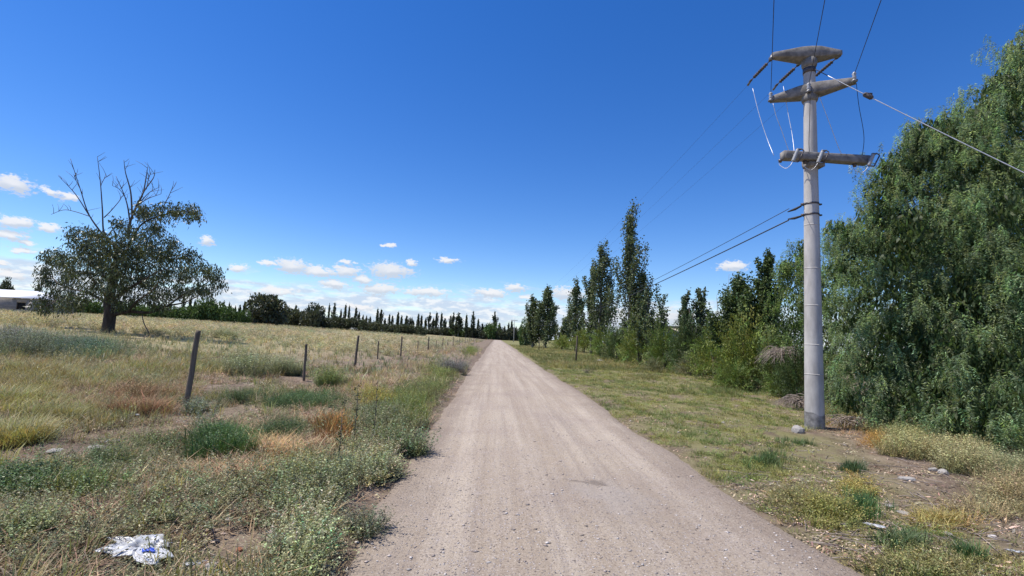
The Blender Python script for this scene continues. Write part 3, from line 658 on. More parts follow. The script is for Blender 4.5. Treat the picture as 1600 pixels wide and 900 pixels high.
# ------------------------------------------------------------------ utility pole
BX, BY = 6.73, 10.17
BZ = float(H(BX, BY))
def insulator(A, B, name, parent):
    A = np.array(A); B = np.array(B); b = MB(); n = 26; t = np.linspace(0, 1, n)[:, None]; pts = A+(B-A)*t
    r = np.full(n, .012); r[5:21] = np.where(np.arange(16) % 2 == 0, .042, .018); r[:2] = .03; r[-3:] = .028
    return b.tube(pts, r, 10).build(name, M['darkins'], parent)
def pole():
    t = empty('utility_pole', (BX, BY, BZ-.0), 'tall grey concrete power pole with three crossarms in front of the big pepper tree', 'utility pole', 'power poles along the road')
    o = np.array([BX, BY, BZ])
    b = MB(); zr = []; Hh = 8.42-BZ
    for z in np.linspace(-.3, Hh, 60): zr.append((z, .185-.073*max(z, 0)/8.4))
    b.tube2(zr, 28, (0, 0, 0)).build('shaft', M['concrete'], t, True)
    for z in (1.1, 1.72, 2.55, 3.35, 4.3): MB().tube2([(z-.012, .1860-.073*z/8.4), (z, .1880-.073*z/8.4), (z+.012, .1855-.073*z/8.4)], 28, (0, 0, 0)).build('casting_ring', M['concrete'], t, True)
    b = MB(); k = 28; th = np.arange(k)*2*PI/k; up = .30+.03*np.sin(th*2+1)+.012*np.sin(th*5)
    V = np.concatenate([np.c_[np.cos(th)*.1885, np.sin(th)*.1885, np.full(k, -.2)], np.c_[np.cos(th)*.1868, np.sin(th)*.1868, up]]); j = np.arange(k); j2 = (j+1) % k
    b.add(V, [np.stack([j, j2, k+j2, k+j], -1)]).build('base_band', M['tar'], t, True)
    def arm(z, yaw, L, R_, off, hc, he, tc, te, name='crossarm', drop=0.0):
        c, s = math.cos(yaw), math.sin(yaw); d = np.array([c, s, 0]); n = np.array([-s, c, 0]); bb = MB(); secs = []
        for u_, hh, tt, zt in ((-L, he, te, .0), (-L+.05, he*1.12, te*1.1, .012), (-.20, hc, tc, .07), (0, hc, tc, .08), (.20, hc, tc, .07), (R_-.05, he*1.12, te*1.1, .012), (R_, he, te, .0)):
            if drop: zt = 0
            for dy, dz in ((-.90, -1), (-1, -.93), (-1, -.07), (-.90, 0), (.90, 0), (1, -.07), (1, -.93), (.90, -1)): secs.append(d*u_+n*(dy*tt/2+off)+np.array([0, 0, z-BZ+zt+dz*hh]))
        V = np.array(secs); m_ = len(V)//8; i = np.arange(m_-1)[:, None]*8; j = np.arange(8)[None]; j2 = (j+1) % 8
        bb.add(V, [np.stack([i+j, i+j2, i+8+j2, i+8+j], -1).reshape(-1, 4), np.array([np.arange(8)[::-1], np.arange(8)+(m_-1)*8])])
        a = bb.build(name, M['armcrete'], t); return a, d, n
    D = lambda p: np.array(p)-o
    a1, d1, n1 = arm(8.36, math.radians(-10), .80, .66, -.0, .245, .10, .32, .14)
    a2, d2, n2 = arm(7.50, math.radians(-38), .80, .85, -.0, .25, .10, .30, .14)
    a3, d3, n3 = arm(5.93, math.radians(0), .75, 1.15, -.19, .165, .16, .18, .18, drop=1)
    for zc, r in ((8.11, .155), (7.30, .165), (5.80, .17)): MB().tube2([(zc-BZ-.11, r-.02), (zc-BZ-.06, r), (zc-BZ+.1, r)], 20, (0, 0, 0)).build('arm_collar', M['armcrete'], t, True)
    MB().box((0, -.10, 5.70-BZ), (.34, .24, .10)).build('arm_bracket', M['armcrete'], t)
    # tension strings down the road, from the top arm
    ends = []
    for s_ in (-.78, -.10, .62):
        A = np.array([0, 0, 8.26-BZ])+d1*s_+(np.array([0, .22, -.05]) if s_ == -.10 else np.array([0, .06, 0])); B = A+np.array([.0, .92, -.02]); insulator(A, B, 'insulator_string', t); ends.append(B+o)
        MB().box(A+np.array([0, -.03, .02]), (.07, .12, .07)).tube([A+[0, -.08, 0], A+[0, .06, 0]], .016, 6).build('clamp', M['steel'], t); MB().tube([B-[0, .06, 0], B+[0, .10, -.04]], [.02, .03], 6).build('shackle', M['steel'], t)
    # pins and dead-end fittings of the middle arm
    e2 = []
    for s_, zz in ((-.76, 7.45), (.0, 7.42), (.82, 7.47)):
        A = np.array([0, 0, zz-BZ])+d2*s_-n2*(.10 if s_ else .19)
        b = MB().tube([A+[0, 0, -.05], A+[0, 0, .02], A+[0, 0, .06], A+[0, 0, .10], A+[0, 0, .14]], [.02, .045, .03, .045, .02], 10); b.build('pin_insulator', M['porcelain'], t)
        MB().box(A+np.array([0, 0, -.06]), (.09, .09, .05)).build('clamp', M['steel'], t); e2.append(A+o+np.array([0, 0, .08]))
    # fuse cutouts on the lower beam
    for s_ in (-.56, -.02, 1.08):
        q = np.array([s_, -.34, 5.90-BZ]); c = empty('fuse_cutout', (0, 0, 0), None, None); c.parent = t
        tp = q+np.array([.03, -.04, .00]); bt = q+np.array([-.06, -.02, -.24])
        n = 20; pts = tp+(bt-tp)*np.linspace(0, 1, n)[:, None]; r = np.where(np.arange(n) % 2 == 0, .042, .026)
        MB().tube(pts, r, 10).build('porcelain_body', M['porcelain'], c)
        f1 = tp+np.array([.10, -.05, -.03]); f2 = bt+np.array([.09, -.04, -.02])
        MB().tube([f1, f2], .014, 8).build('fuse_tube', M['darkins'], c)
        MB().tube([tp+[0, 0, .01], tp+[.06, -.02, .03], f1+[0, 0, .01]], .013, 6).box(tp+np.array([.02, 0, .02]), (.09, .05, .025)).build('bracket', M['steel'], c); MB().tube([bt, f2], .016, 6).build('hinge', M['steel'], c); MB().tube([q+[0, .10, -.05], (tp+bt)/2], .018, 6).build('mount', M['steel'], c)
        b = MB(); a_ = bt; e = np.array([s_-.23, -.18, 5.72-BZ]); b.tube(spline([a_, a_+[-.06, .02, -.10], (a_+e)/2+[-.03, 0, -.16], e+[-.02, 0, -.08], e], 6), .006, 6).build('jumper_wire', M['alwire'], t)
        MB().tube([e+[0, 0, -.03], e+[0, 0, .03]], [.03, .045], 8).build('arrester_stud', M['darkins'], t)
    # jumpers between the arms
    for pts, m_ in (([(1176,138),(1186,178),(1198,215),(1209,243)], 'alwire'), ([(1224,135),(1231,175),(1238,212),(1242,246)], 'alwire'), ([(1208,162),(1213,182),(1221,203),(1236,246)], 'alwire'),
                    ([(1280,150),(1297,195),(1310,230),(1318,246)], 'alwire'), ([(1338,130),(1342,165),(1350,215),(1345,256)], 'wire'), ([(1266,147),(1265,190),(1264,225),(1266,250)], 'wire')):
        q = []
        for i_, (x, y) in enumerate(pts): q.append(D(P(x, y, (11.3, 11.1, 10.9, 10.55)[i_] if pts[0][0] in (1176, 1224) else (10.55 if pts[0][0] in (1266,) else 10.75))))
        MB().tube(spline(q, 6), .0065, 6).build('jumper_wire', M[m_], t)
    for z, r in ((4.86, .150), (4.62, .152)):
        MB().tube2([(z-BZ-.02, r), (z-BZ+.02, r)], 24, (0, 0, 0)).box((.16, -.02, z-BZ), (.10, .05, .03)).box((-.15, .05, z-BZ), (.08, .06, .05)).build('cable_band', M['darkins'], t)
    q = np.array([-.16, .10, 4.74-BZ]); MB().tube([q+[0, 0, .1], q+[-.08, .10, .05], q+[-.16, .24, .02]], [.02, .03, .012], 6).build('cable_clamp', M['wire'], t); MB().tube([q+[0, 0, -.13], q+[-.08, .12, -.15], q+[-.14, .26, -.14]], [.02, .03, .014], 6).build('cable_clamp', M['wire'], t)
    return ends, e2
ends, e2 = pole()
# the same line of poles goes on down the road
P2 = np.array([6.85, 91.0, 0.0]); P3 = np.array([6.9, 190.0, 0.0])
def far_pole(p, h, lab, nm='utility_pole'):
    t = empty(nm, p, lab, 'utility pole', 'power poles along the road')
    MB().tube2([(-.2, .17), (h, .10)], 12, (0, 0, 0)).build('shaft', M['concrete'], t, True)
    MB().box((0, 0, h-.25), (2.3, .16, .16)).build('crossarm', M['armcrete'], t)
    for s in (-1.0, .0, 1.0): MB().tube([(s, 0, h-.17), (s, 0, h+.06)], [.05, .04], 8).build('pin_insulator', M['darkins'], t)
    return t
far_pole(P2, 8.9, 'grey power pole with one crossarm in front of the twin poplars far down the road'); far_pole(P3, 8.6, 'most distant power pole with crossarm near the end of the road')
def wire(A, B, sag, r, mat, lab, cat='power line', grp=None, n=24):
    A = np.array(A, float); B = np.array(B, float); t = np.linspace(0, 1, n)[:, None]; p = A+(B-A)*t; p[:, 2] -= (4*sag*t*(1-t))[:, 0]
    return props(MB().tube(p, r, 5).build('overhead_wire', M[mat], None), lab, cat, grp)
for A, s, w in zip(ends, (-1., 0, 1.), ('left', 'middle', 'right')):
    wire(A+np.array([0, .1, -.04]), P2+np.array([s, 0, 8.9]), 1.1, .0024, 'wire', f'thin line to the far pole from the {w} insulator string of the top crossarm', grp='lines running down the road', n=60)
for s, w in ((-1., 'left'), (0, 'middle'), (1., 'right')):
    wire(P2+np.array([s, 0, 8.9]), P3+np.array([s, 0, 8.6]), 1.0, .004, 'wire', f'{w} line between the two farthest poles', grp='lines running down the road', n=40)
bd = np.array([-.485, -.874, 0])
for A, w in zip(e2, ('left end', 'centre', 'right end')):
    wire(A, A+bd*70+np.array([0, 0, .6]), .9, .0065, 'wire', f'black line overhead towards the viewer from the {w} of the tilted middle crossarm', grp='lines crossing overhead', n=60)
wire((BX-.30, BY+.32, 4.86-.03), P2+np.array([-.15, 0, 4.9]), 1.25, .008, 'wire', 'upper thin black cable from the pole down behind the poplars', 'cable', n=60)
wire((BX-.30, BY+.34, 4.62-.05), P2+np.array([-.15, 0, 4.3]), 1.0, .015, 'wire', 'lower thick black bundled cable from the pole down behind the poplars', 'cable', n=60)
def service():
    A = np.array([BX, BY-.12, 7.93]); Q = P(1600, 262, 8.6); B = A+(Q-A)*2.6; t = np.linspace(0, 1, 60)[:, None]; p = A+(B-A)*t; p[:, 2] -= (4*.10*t*(1-t))[:, 0]
    r = empty('service_cable', A, 'white cable with black splice sloping from the pole to the right over the big tree', 'cable'); o = A
    MB().tube(p[2:]-o, .0085, 6).build('sheath', M['alwire'], r); MB().tube(p[:3]-o, .008, 6).build('tail', M['wire'], r)
    # splice where the sight line of x=1356 meets it
    best = min(p, key=lambda v: abs(((v-CC)@CR)/((v-CC)@CF)*FPX+800-1356)); dr = (B-A)/np.linalg.norm(B-A)
    b = MB().tube([best-o-dr*.10, best-o-dr*.07, best-o+dr*.07, best-o+dr*.10], [.03, .05, .05, .03], 10); b.box(best-o+np.array([0, 0, .045]), (.16, .04, .04)); b.build('splice_box', M['darkins'], r)
    MB().tube2([(7.86, .13), (7.98, .13)], 20, (BX-o[0], BY-o[1], -o[2])).build('strap', M['darkins'], r)
service()

# ------------------------------------------------------------------ left wire fence
def fence():
    ys_ = [10.15, 15.3, 21.7, 28, 34, 40, 46, 52, 58, 64, 71, 78, 85, 92, 100, 108, 116, 125, 134, 144, 155, 167, 180]
    o = np.array([-6.2, 10.2, float(H(-6.2, 10.2))]); t = empty('wire_fence', o, 'straggling wire fence of weathered wooden posts along the left field', 'fence')
    tops = []
    for i, y in enumerate(ys_):
        x = (-6.14, -5.8, -6.1)[i] if i < 3 else -6.2+R.normal(0, .08)-(.35 if i in (3, 4) else 0); z = float(H(x, y)); tall = i % 2 == 0; h = (1.66, 1.27, 1.5)[i] if i < 3 else (1.44 if tall else 1.12)
        h += R.normal(0, .04); w = .052 if tall else .038; lean = np.array([[.035, .02], [-.03, .02], [.04, 0]][i] if i < 3 else R.normal(0, .03, 2)); b = MB()
        pts = [np.array([x, y, z-.15])-o+np.array([lean[0], lean[1], 1])*q*h+np.r_[R.normal(0, .006, 2), 0] for q in (0, .25, .5, .75, .98, 1.02)]
        b.tube(pts, np.array([1.1, 1.05, 1, .97, .95, .86])*w, 8 if y < 50 else 5); p_ = b.build('fence_post', M['post'], t, y < 50); tops.append((np.array([x, y, z])-o, lean, h))
    for fz in (.35, .62, .92):
        MB().tube([c+np.array([l[0]*fz+.05, l[1]*fz, fz+R.normal(0, .015)]) for c, l, h in tops], .0028, 4).build('wire', M['post'], t)
fence()
def posts():
    for px, py, h, r, lab in ((900,566,2.0,.065,'lone dark wooden post nearest on the right verge'), (842,547,1.9,.06,'wooden post beside the twin poplars, shorter than the pole next to it'), (849,546,1.0,.05,'short wooden stump post just right of the farther verge post'), (829.5,538,1.5,.06,'farthest wooden post on the right verge')):
        g = G(px, py); t = empty('wooden_post', g, lab, 'post', 'wooden posts on the right verge')
        MB().tube([(0, 0, -.1), (.01, 0, h*.5), (.03, .02, h*.98), (.03, .02, h)], [r*1.1, r, r*.95, r*.8], 8).build('timber', M['post'], t, True)
        MB().tube([(.01-r, 0, h*.6), (.01, -r-.004, h*.6), (.01+r, 0, h*.6)], .006, 4).build('wire_tie', M['steel'], t)
posts()

# ------------------------------------------------------------------ trees
def leafcloud(P0, D, L, Wd, c, var=.3):
    """diamond leaves: positions, directions, lengths, widths"""
    n = len(P0); D = D/(np.linalg.norm(D, axis=1)[:, None]+1e-9); rnd = R.normal(size=(n, 3)); sd = np.cross(D, rnd); sd /= np.linalg.norm(sd, axis=1)[:, None]+1e-9
    L = np.asarray(L)[:, None]; Wd = np.asarray(Wd)[:, None]
    V = np.stack([P0, P0+D*L*.45+sd*Wd, P0+D*L, P0+D*L*.45-sd*Wd], 1).reshape(-1, 3); k = np.arange(n)*4
    F = np.concatenate([np.stack([k, k+1, k+2], -1), np.stack([k, k+2, k+3], -1)])
    C = np.repeat(tint(n, c, var, .08), 4, 0); return V, F, np.clip(C, .004, .6)
def unit(n):
    v = R.normal(size=(n, 3)); return v/np.linalg.norm(v, axis=1)[:, None]
def gum_tree():
    DT = 31.0; g = G(167, 519); t = empty('gum_tree', g, 'big spreading tree with bare dead branches rising above its dark crown', 'tree')
    D0 = float((g-CC)@CF); Q = lambda x, y, d=0: P(x, y, D0+d)-g
    sc = D0/FPX
    tr = MB()
    tr.tube(spline([Q(168, 526), Q(169, 513), Q(171, 500), Q(172, 488), Q(170, 474), Q(173, 455), Q(178, 432), Q(181, 408), Q(184, 385)], 5), np.interp(np.linspace(0, 1, 41), [0, .12, .35, .6, 1], [12, 8.5, 8, 6.5, 3])*sc, 12)
    tr.build('trunk', M['bark'], t, True)
    limbs = [([(172,495),(185,490),(205,487),(235,488),(262,478),(290,472),(322,456)], 6, 0), ([(171,480),(158,468),(140,459),(115,452),(92,445)], 4, 1), ([(172,470),(195,455),(220,440),(246,425),(276,416)], 4.5, -1.5), ([(176,445),(155,425),(138,410),(122,395),(118,372)], 3.2, 1.5),
        ([(180,420),(195,395),(208,370),(222,350),(248,338),(285,330),(308,334)], 3.6, .5), ([(184,395),(178,360),(165,372)], 2, -.5), ([(200,487),(215,470),(236,455),(250,440)], 3, -2.5), ([(140,459),(112,462),(90,468),(70,480)], 2, -.6), ([(262,478),(290,458),(318,445),(338,432)], 2.4, 1), ([(92,445),(80,432),(68,424)], 1.6, .8), ([(170,478),(190,462),(205,430),(215,405)], 3, 3), ([(172,470),(150,445),(140,425)], 2.4, -3)]
    b = MB()
    for pts, w, dd in limbs:
        n = len(pts); pp = spline([Q(x, y, dd*i/(n-1)*1.2) for i, (x, y) in enumerate(pts)], 5); b.tube(pp, np.linspace(w, .7, len(pp))*sc*.62, 7)
    b.build('limb', M['bark'], t, True)
    dead = [[(184,385),(178,380),(164,371),(140,337),(125,295),(110,248)], [(164,371),(143,341),(117,303),(92,275)], [(178,385),(162,367),(160,326),(157,284),(153,245)], [(163,340),(172,330),(187,314),(190,306)], [(200,372),(203,350),(210,330),(223,303),(229,275),(230,260)],
        [(203,352),(200,322),(192,300),(181,275)], [(207,338),(204,300),(197,270),(194,250)], [(213,324),(228,296),(240,278),(243,265)], [(216,320),(232,310),(251,303)], [(214,324),(232,302),(247,293)], [(253,340),(256,322),(263,308),(270,292)], [(140,338),(118,331),(100,328),(80,335)], [(128,303),(120,285),(116,275)], [(157,290),(163,279),(167,276)], [(197,310),(186,296),(176,290)], [(228,296),(232,280),(236,268)]]
    for i, pts in enumerate(dead):
        n = len(pts); w0 = (3.4, 2.2, 2.8, 1.5, 4, 2.2, 2.6, 2, 1.5, 1.5, 1.8, 1.2, .9, .8, 1, 1)[i]; dd = R.normal(0, .6); pp = spline([Q(x+R.normal(0, .6), y, dd*q/n) for q, (x, y) in enumerate(pts)], 5); bb = MB(); bb.tube(pp, np.linspace(w0, .55, len(pp))*sc*.55, 6)
        for _ in range(5):
            k = R.integers(len(pp)//3, len(pp)); tip = pp[k]; e = tip+np.array([R.normal(0, .35), R.normal(0, .3), R.uniform(.2, .7)]); bb.tube([tip, (tip+e)/2+[.04, 0, .02], e], np.array([.7, .55, .3])*sc*.5, 4)
        bb.build('dead_branch', M['deadwood'], t)
    a = Q(236, 508); MB().tube(spline([Q(222, 492, -.8), Q(225, 505, -1), Q(233, 521, -1.2)], 4), .03, 5).build('dead_branch', M['deadwood'], t)
    clumps = [(170,402,38),(150,372,16),(125,367,19),(132,386,22),(86,400,19),(70,425,14),(100,412,24),(132,416,36),(177,400,36),(205,375,28),(242,345,28),(222,325,14),(262,330,20),(290,330,20),(308,334,9),(232,405,40),(272,414,34),(298,398,17),(308,425,24),(332,424,15),(341,442,12),(326,452,12),(265,446,30),(215,446,34),(165,440,32),(105,447,30),(72,440,12),(86,470,22),(110,472,17),(66,478,14),(142,446,14),(290,458,17),(240,380,30),(200,425,40),(190,350,14),(250,470,18),(195,470,18),(126,468,9),(310,450,12),(272,380,14)]
    Ps = []; Ds = []
    for x, y, r in clumps:
        rm = r*sc; n = int(13*r**1.52)//2; c = Q(x, y, R.normal(0, 1.7)); v = unit(n)*np.array([1, 1.15, .85])*rm*(R.uniform(size=(n, 1))**.42); 
        # twigs inside the clump: leaves gather round a handful of drooping shoots
        sh = unit(max(5, int(r*.9)))*rm*np.array([1, 1.1, .85])*.9; k = R.integers(0, len(sh), n); v = np.where(R.uniform(size=(n, 1)) < .80, sh[k]*R.uniform(.45, 1.1, (n, 1))+R.normal(0, .15, (n, 3))+[0, 0, -.05], v)
        Ps.append(c+v); Ds.append(np.c_[R.normal(0, .55, (n, 2)), -1+R.normal(0, .55, n)])
    Ps = np.concatenate(Ps); Ds = np.concatenate(Ds); n = len(Ps)
    V, F, C = leafcloud(Ps, Ds, R.uniform(.14, .30, n), R.uniform(.022, .04, n), (.092, .112, .050), .45)
    obj('crown', mesh('crown', V, [F], M['gum'], C), t)
gum_tree()
def poplar(h, w, nb, per, seed, lean=(0, 0), bare=.05, leaf=.16, c=(.120, .152, .072), spread=1.0):
    """meshes (trunk, crown) of a Lombardy-type poplar standing at the origin"""
    global R
    keep = R; R = np.random.default_rng(seed); tb = MB()
    tz = np.linspace(-.2, h*.93, 12); tr = np.c_[lean[0]*tz/h+np.cumsum(R.normal(0, .012*w, 12)), lean[1]*tz/h+np.cumsum(R.normal(0, .012*w, 12)), tz]
    tb.tube(tr, np.interp(tz, [0, h*.1, h], [h*.016+.03, h*.012+.02, .012]), 7)
    Ps = []; Ds = []
    for i in range(nb):
        q = bare+(.90-bare)*(i+R.uniform())/nb; z0 = q*h; a = R.uniform(0, 2*PI); L = h*R.uniform(.14, .34)*(1.08-.6*q); ro = w*.5*R.uniform(.3, 1.1)*spread*min(1, .5+1.6*q)*(1-.92*max(0, q-.12)**.95)
        b0 = np.array([np.interp(z0, tz, tr[:, 0]), np.interp(z0, tz, tr[:, 1]), z0]); o = np.array([math.cos(a), math.sin(a), 0])
        pts = [b0, b0+o*ro*.6+[0, 0, L*.22], b0+o*ro+[0, 0, L*.6], b0+o*ro*1.02+[R.normal(0, .05*w), R.normal(0, .05*w), L]]; pp = spline(pts, 4)
        tb.tube(pp, np.linspace(h*.0035+.006, .005, len(pp)), 4, False)
        n = int(per*R.uniform(.25, 1.15)); s = R.uniform(.12, 1.04, n)**.8; k = s*(len(pp)-1); k0 = np.clip(k.astype(int), 0, len(pp)-2); fr = (k-k0)[:, None]
        p = pp[k0]*(1-fr)+pp[k0+1]*fr; rad = w*.062*(1.15-.5*s)[:, None]; Ps.append(p+R.normal(size=(n, 3))*rad*np.array([1, 1, 1.6])); Ds.append(unit(n)+[0, 0, .1])
    for i in range(9):                                                   # side leaders that give the ragged spires
        q = R.uniform(.08, .62); z0 = q*h; a = R.uniform(0, 2*PI); o = np.array([math.cos(a), math.sin(a), 0]); L = h*R.uniform(.22, .40)*(1.05-.5*q); ro = w*R.uniform(.35, .78)*(1-.45*q)
        b0 = np.array([np.interp(z0, tz, tr[:, 0]), np.interp(z0, tz, tr[:, 1]), z0]); pp = spline([b0, b0+o*ro*.7+[0, 0, L*.25], b0+o*ro+[0, 0, L*.65], b0+o*ro*1.05+[R.normal(0, .05*w), 0, L]], 5)
        tb.tube(pp, np.linspace(h*.004+.008, .005, len(pp)), 4, False); n = int(per*1.5); s = R.uniform(.25, 1.02, n); k = s*(len(pp)-1); k0 = np.clip(k.astype(int), 0, len(pp)-2); fr = (k-k0)[:, None]
        Ps.append(pp[k0]*(1-fr)+pp[k0+1]*fr+R.normal(size=(n, 3))*w*.055*np.array([1, 1, 1.8])); Ds.append(unit(n)+[0, 0, .1])
    Ps = np.concatenate(Ps); Ds = np.concatenate(Ds); n = len(Ps); V, F, C = leafcloud(Ps, Ds, R.uniform(.7, 1.4, n)*leaf, R.uniform(.3, .5, n)*leaf, c, .3)
    out = (tb.me('trunk', M['pbark'], True), mesh('crown', V, [F], M['leaf'], C)); R = keep; return out
def plant(name, meshes, loc, label, cat, group=None, rz=0.0, sc=1.0):
    t = empty(name, loc, label, cat, group, rz); t.scale = (sc, sc, sc) if np.isscalar(sc) else sc
    for nm, me in meshes: obj(nm, me, t)
    return t
ORD = ('leftmost', 'second from the left', 'third from the left', 'fourth from the left', 'fifth from the left', 'sixth from the left', 'seventh from the left', 'eighth from the left', 'ninth from the left', 'tenth from the left', 'eleventh from the left')
def ordinal(xs_, secs):
    """place words for things spread along the skyline: {x: text}, secs = [(x_end, text)]"""
    out = {}; a = -1e9
    for e, txt in secs:
        q = sorted(x for x in xs_ if a <= x < e); a = e; n = len(q)
        for i, x in enumerate(q):
            w = ORD[i] if i < n-1 or n == 1 else 'rightmost'
            out[x] = (f'{w} of {{}} {txt}' if n > 1 else f'the one of {{}} {txt}')
    return out
def poplars():
    GP = 'poplars standing right of the road'
    for px, D, top, w, nb, per, seed, leaf, lab, kw in [
        (983, 41, 319, 3.0, 54, 170, 3, .17, 'tallest poplar right of the road, its ragged spire high above the rest', dict()),
        (998, 40, 425, 1.9, 34, 170, 23, .16, 'leafy poplar pressed against the right side of the tallest poplar', dict()),
        (937, 55, 380, 3.3, 46, 160, 5, .20, 'second tallest poplar, a double spire left of the tallest one', dict()),
        (924, 57, 410, 2.0, 30, 150, 25, .20, 'narrow poplar spire half merged with the second tallest poplar on its left', dict()),
        (899, 72, 440, 2.7, 40, 130, 7, .24, 'dark poplar standing alone behind the lone wooden post', dict()),
        (833, 90, 467, 3.6, 46, 140, 9, .30, 'left of the twin dark poplars beside the road', dict()),
        (853, 88, 450, 3.8, 50, 150, 10, .30, 'right of the twin dark poplars beside the road', dict()),
        (879, 100, 486, 2.8, 26, 90, 12, .30, 'thin leaning poplar between the twin poplars and the lone dark one', dict(lean=(1.6, 0))),
        (1012, 36, 452, 1.6, 22, 110, 14, .15, 'slender sparse poplar right of the tallest poplar', dict()),
        (1028, 33, 456, 1.5, 16, 90, 16, .14, 'spindly poplar leaning right with almost leafless top', dict(lean=(.5, 0))),
        (1074, 30, 451, 1.0, 20, 110, 17, .13, 'left of two small poplars with tufted tops above the hedge', dict(bare=.3)),
        (1093, 30, 453, 1.3, 22, 140, 18, .13, 'right of two small poplars with tufted tops above the hedge', dict(bare=.25)),
        (1163, 22.5, 436, 2.5, 46, 420, 19, .11, 'young dense poplar behind the hedge left of the concrete pole', dict(c=(.085, .125, .045))),
        (1188, 22, 394, 1.3, 40, 330, 20, .11, 'young poplar with a narrow leaning top left of the concrete pole', dict(lean=(.5, 0), c=(.085, .125, .045)))]:
        q = P(px, 540, D); z = float(H(q[0], q[1])); tp = P(px, top, D); h = (tp[2]-z)
        tm, cm = poplar(h, w, nb, per, seed, leaf=leaf, **kw); plant('poplar', [('trunk', tm), ('crown', cm)], (q[0]+(0 if not 'lean' in kw else -.2), q[1], z), lab, 'poplar', GP)
    # the far tree line
    far = [poplar(10, w, 26, 42, 40+i, bare=.12, leaf=.46, c=(.055, .072, .038), spread=.9) for i, w in enumerate((1.5, 2.0, 2.6))]
    lst = [(292,468,4),(299,472,4),(281,462,5),(345,474,4),(353.6,476,4),(357,480,4),(363.6,481,4),(371,479,5),(378,474,5),(388,473,5),(427,467,5),(442,477,6),(448,482,4),(459,480,6),(464,486,4),(479,479,4),(492,480,5),(511,479,4),(519.5,478,8),(530,487,4),(536.7,480,6),(543,482,5),(553.8,484,6),(559,491,4),(565.5,495,4),(571,496,3),(588,486,6),(593.6,487,6),(606.7,494,5),(611.6,496,5),(620,491,6),(625.8,495.6,5),(634,496,6),(639.7,499,4),(642.5,499,4),(652,493.6,6),(657,496,6),(664,500,4),(669.5,492.6,7),(675,505,4),(681,492,6),(688.8,493,6),(694,500,6),(702.8,496.6,5),(707,493,7),(728,495.6,6),(738.4,491.6,7),(746.7,502,6),(753,508,6),(760,511,5),(772.5,492.5,9),(780,508,8),(794.6,507,4),(799,504.6,5),(813,512,4),(788,512,5),(806,513,4),(712,503,6),(716,494,14),(676,500,4),(645,503,4),(600,500,4),(577,497,4),(905,506,5),(912,510,5),(887,500,5),(920,508,5),(868,512,4)]
    GF = 'poplars of the far tree line'
    PL = ordinal([a[0] for a in lst], [(310, 'behind the big spreading tree'), (384, 'between big tree and round bush'), (470, 'standing over the big round bush'), (508, 'around the smaller round bush'), (562, 'right of the smaller round bush'), (601, 'above the third fence post'), (632, 'above the fourth fence post'), (656, 'above the fifth fence post'), (678, 'above the sixth fence post'), (700, 'above the far end of the fence'), (732, 'beyond the fence end'), (764, 'just left of the road end'), (801, 'straight at the road end'), (850, 'beside the twin poplars'), (890, 'right of the twin poplars'), (2000, 'behind the lone wooden post')])
    for i, (px, py, wd) in enumerate(lst):
        D = 285+18*math.sin(px*.05); q = P(px, 520, D); z = float(H(q[0], q[1])); hh = P(px, py, D)[2]-z; k = 0 if wd < 5 else (1 if wd < 7 else 2); s = hh/9.1; sw = wd*.95*D/FPX/((1.5, 2.0, 2.6)[k]*1.0)
        lab = 'slim dark poplar in the row along the far edge of the field'
        if (px, py) == (772.5, 492.5): lab = 'broad dark poplar exactly at the far end of the road'
        elif wd == 14: lab = 'broad rounded tree rising among the far slim poplars left of the road end'
        elif (px, py) == (427, 467): lab = 'poplar tip rising just above the big round dark bush'
        elif px > 780: lab = 'slim dark poplar far off on the right side of the road end'
        if lab.startswith('slim'): lab = PL[px].format('the slim far poplars')
        plant('distant_poplar', [('trunk', far[k][0]), ('crown', far[k][1])], (q[0], q[1], z), lab, 'poplar', GF if 'slim far poplars' in lab else None, R.uniform(0, 6), (sw, sw, s))
poplars()
def bushcrown(rx, rz_, n, leaf, c, seed, lobes=9, low=0.0):
    global R
    keep = R; R = np.random.default_rng(seed); Ps = []; Ds = []
    lb = [(unit(1)[0]*np.array([rx*.55, rx*.55, rz_*.4])+[0, 0, rz_*.55], R.uniform(.38, .62)) for _ in range(lobes)]
    for c0, r in lb:
        m_ = n//lobes; v = unit(m_); q = c0+v*np.array([rx*r, rx*r, rz_*r*.8])*R.uniform(.25, 1.05, (m_, 1))**.5; Ps.append(q); Ds.append(v*.8+unit(m_)*.8+[0, 0, -.15])
    Ps = np.concatenate(Ps); Ds = np.concatenate(Ds); k = Ps[:, 2] > low; Ps, Ds = Ps[k], Ds[k]; m_ = len(Ps)
    V, F, C = leafcloud(Ps, Ds, R.uniform(.7, 1.4, m_)*leaf, R.uniform(.25, .42, m_)*leaf, c, .3); R = keep; return mesh('crown', V, [F], M['leaf'], C)
def stems(h, n, seed, w=.03):
    global R
    keep = R; R = np.random.default_rng(seed); b = MB()
    for i in range(n):
        a = R.uniform(0, 2*PI); o = np.array([math.cos(a), math.sin(a), 0]); e = o*h*R.uniform(.2, .55)+[0, 0, h*R.uniform(.6, .95)]
        b.tube(spline([o*.05, o*h*.1+[0, 0, h*.35], e], 4), np.linspace(w, w*.25, 9), 5)
    R = keep; return b.me('trunk', M['bark'], True)
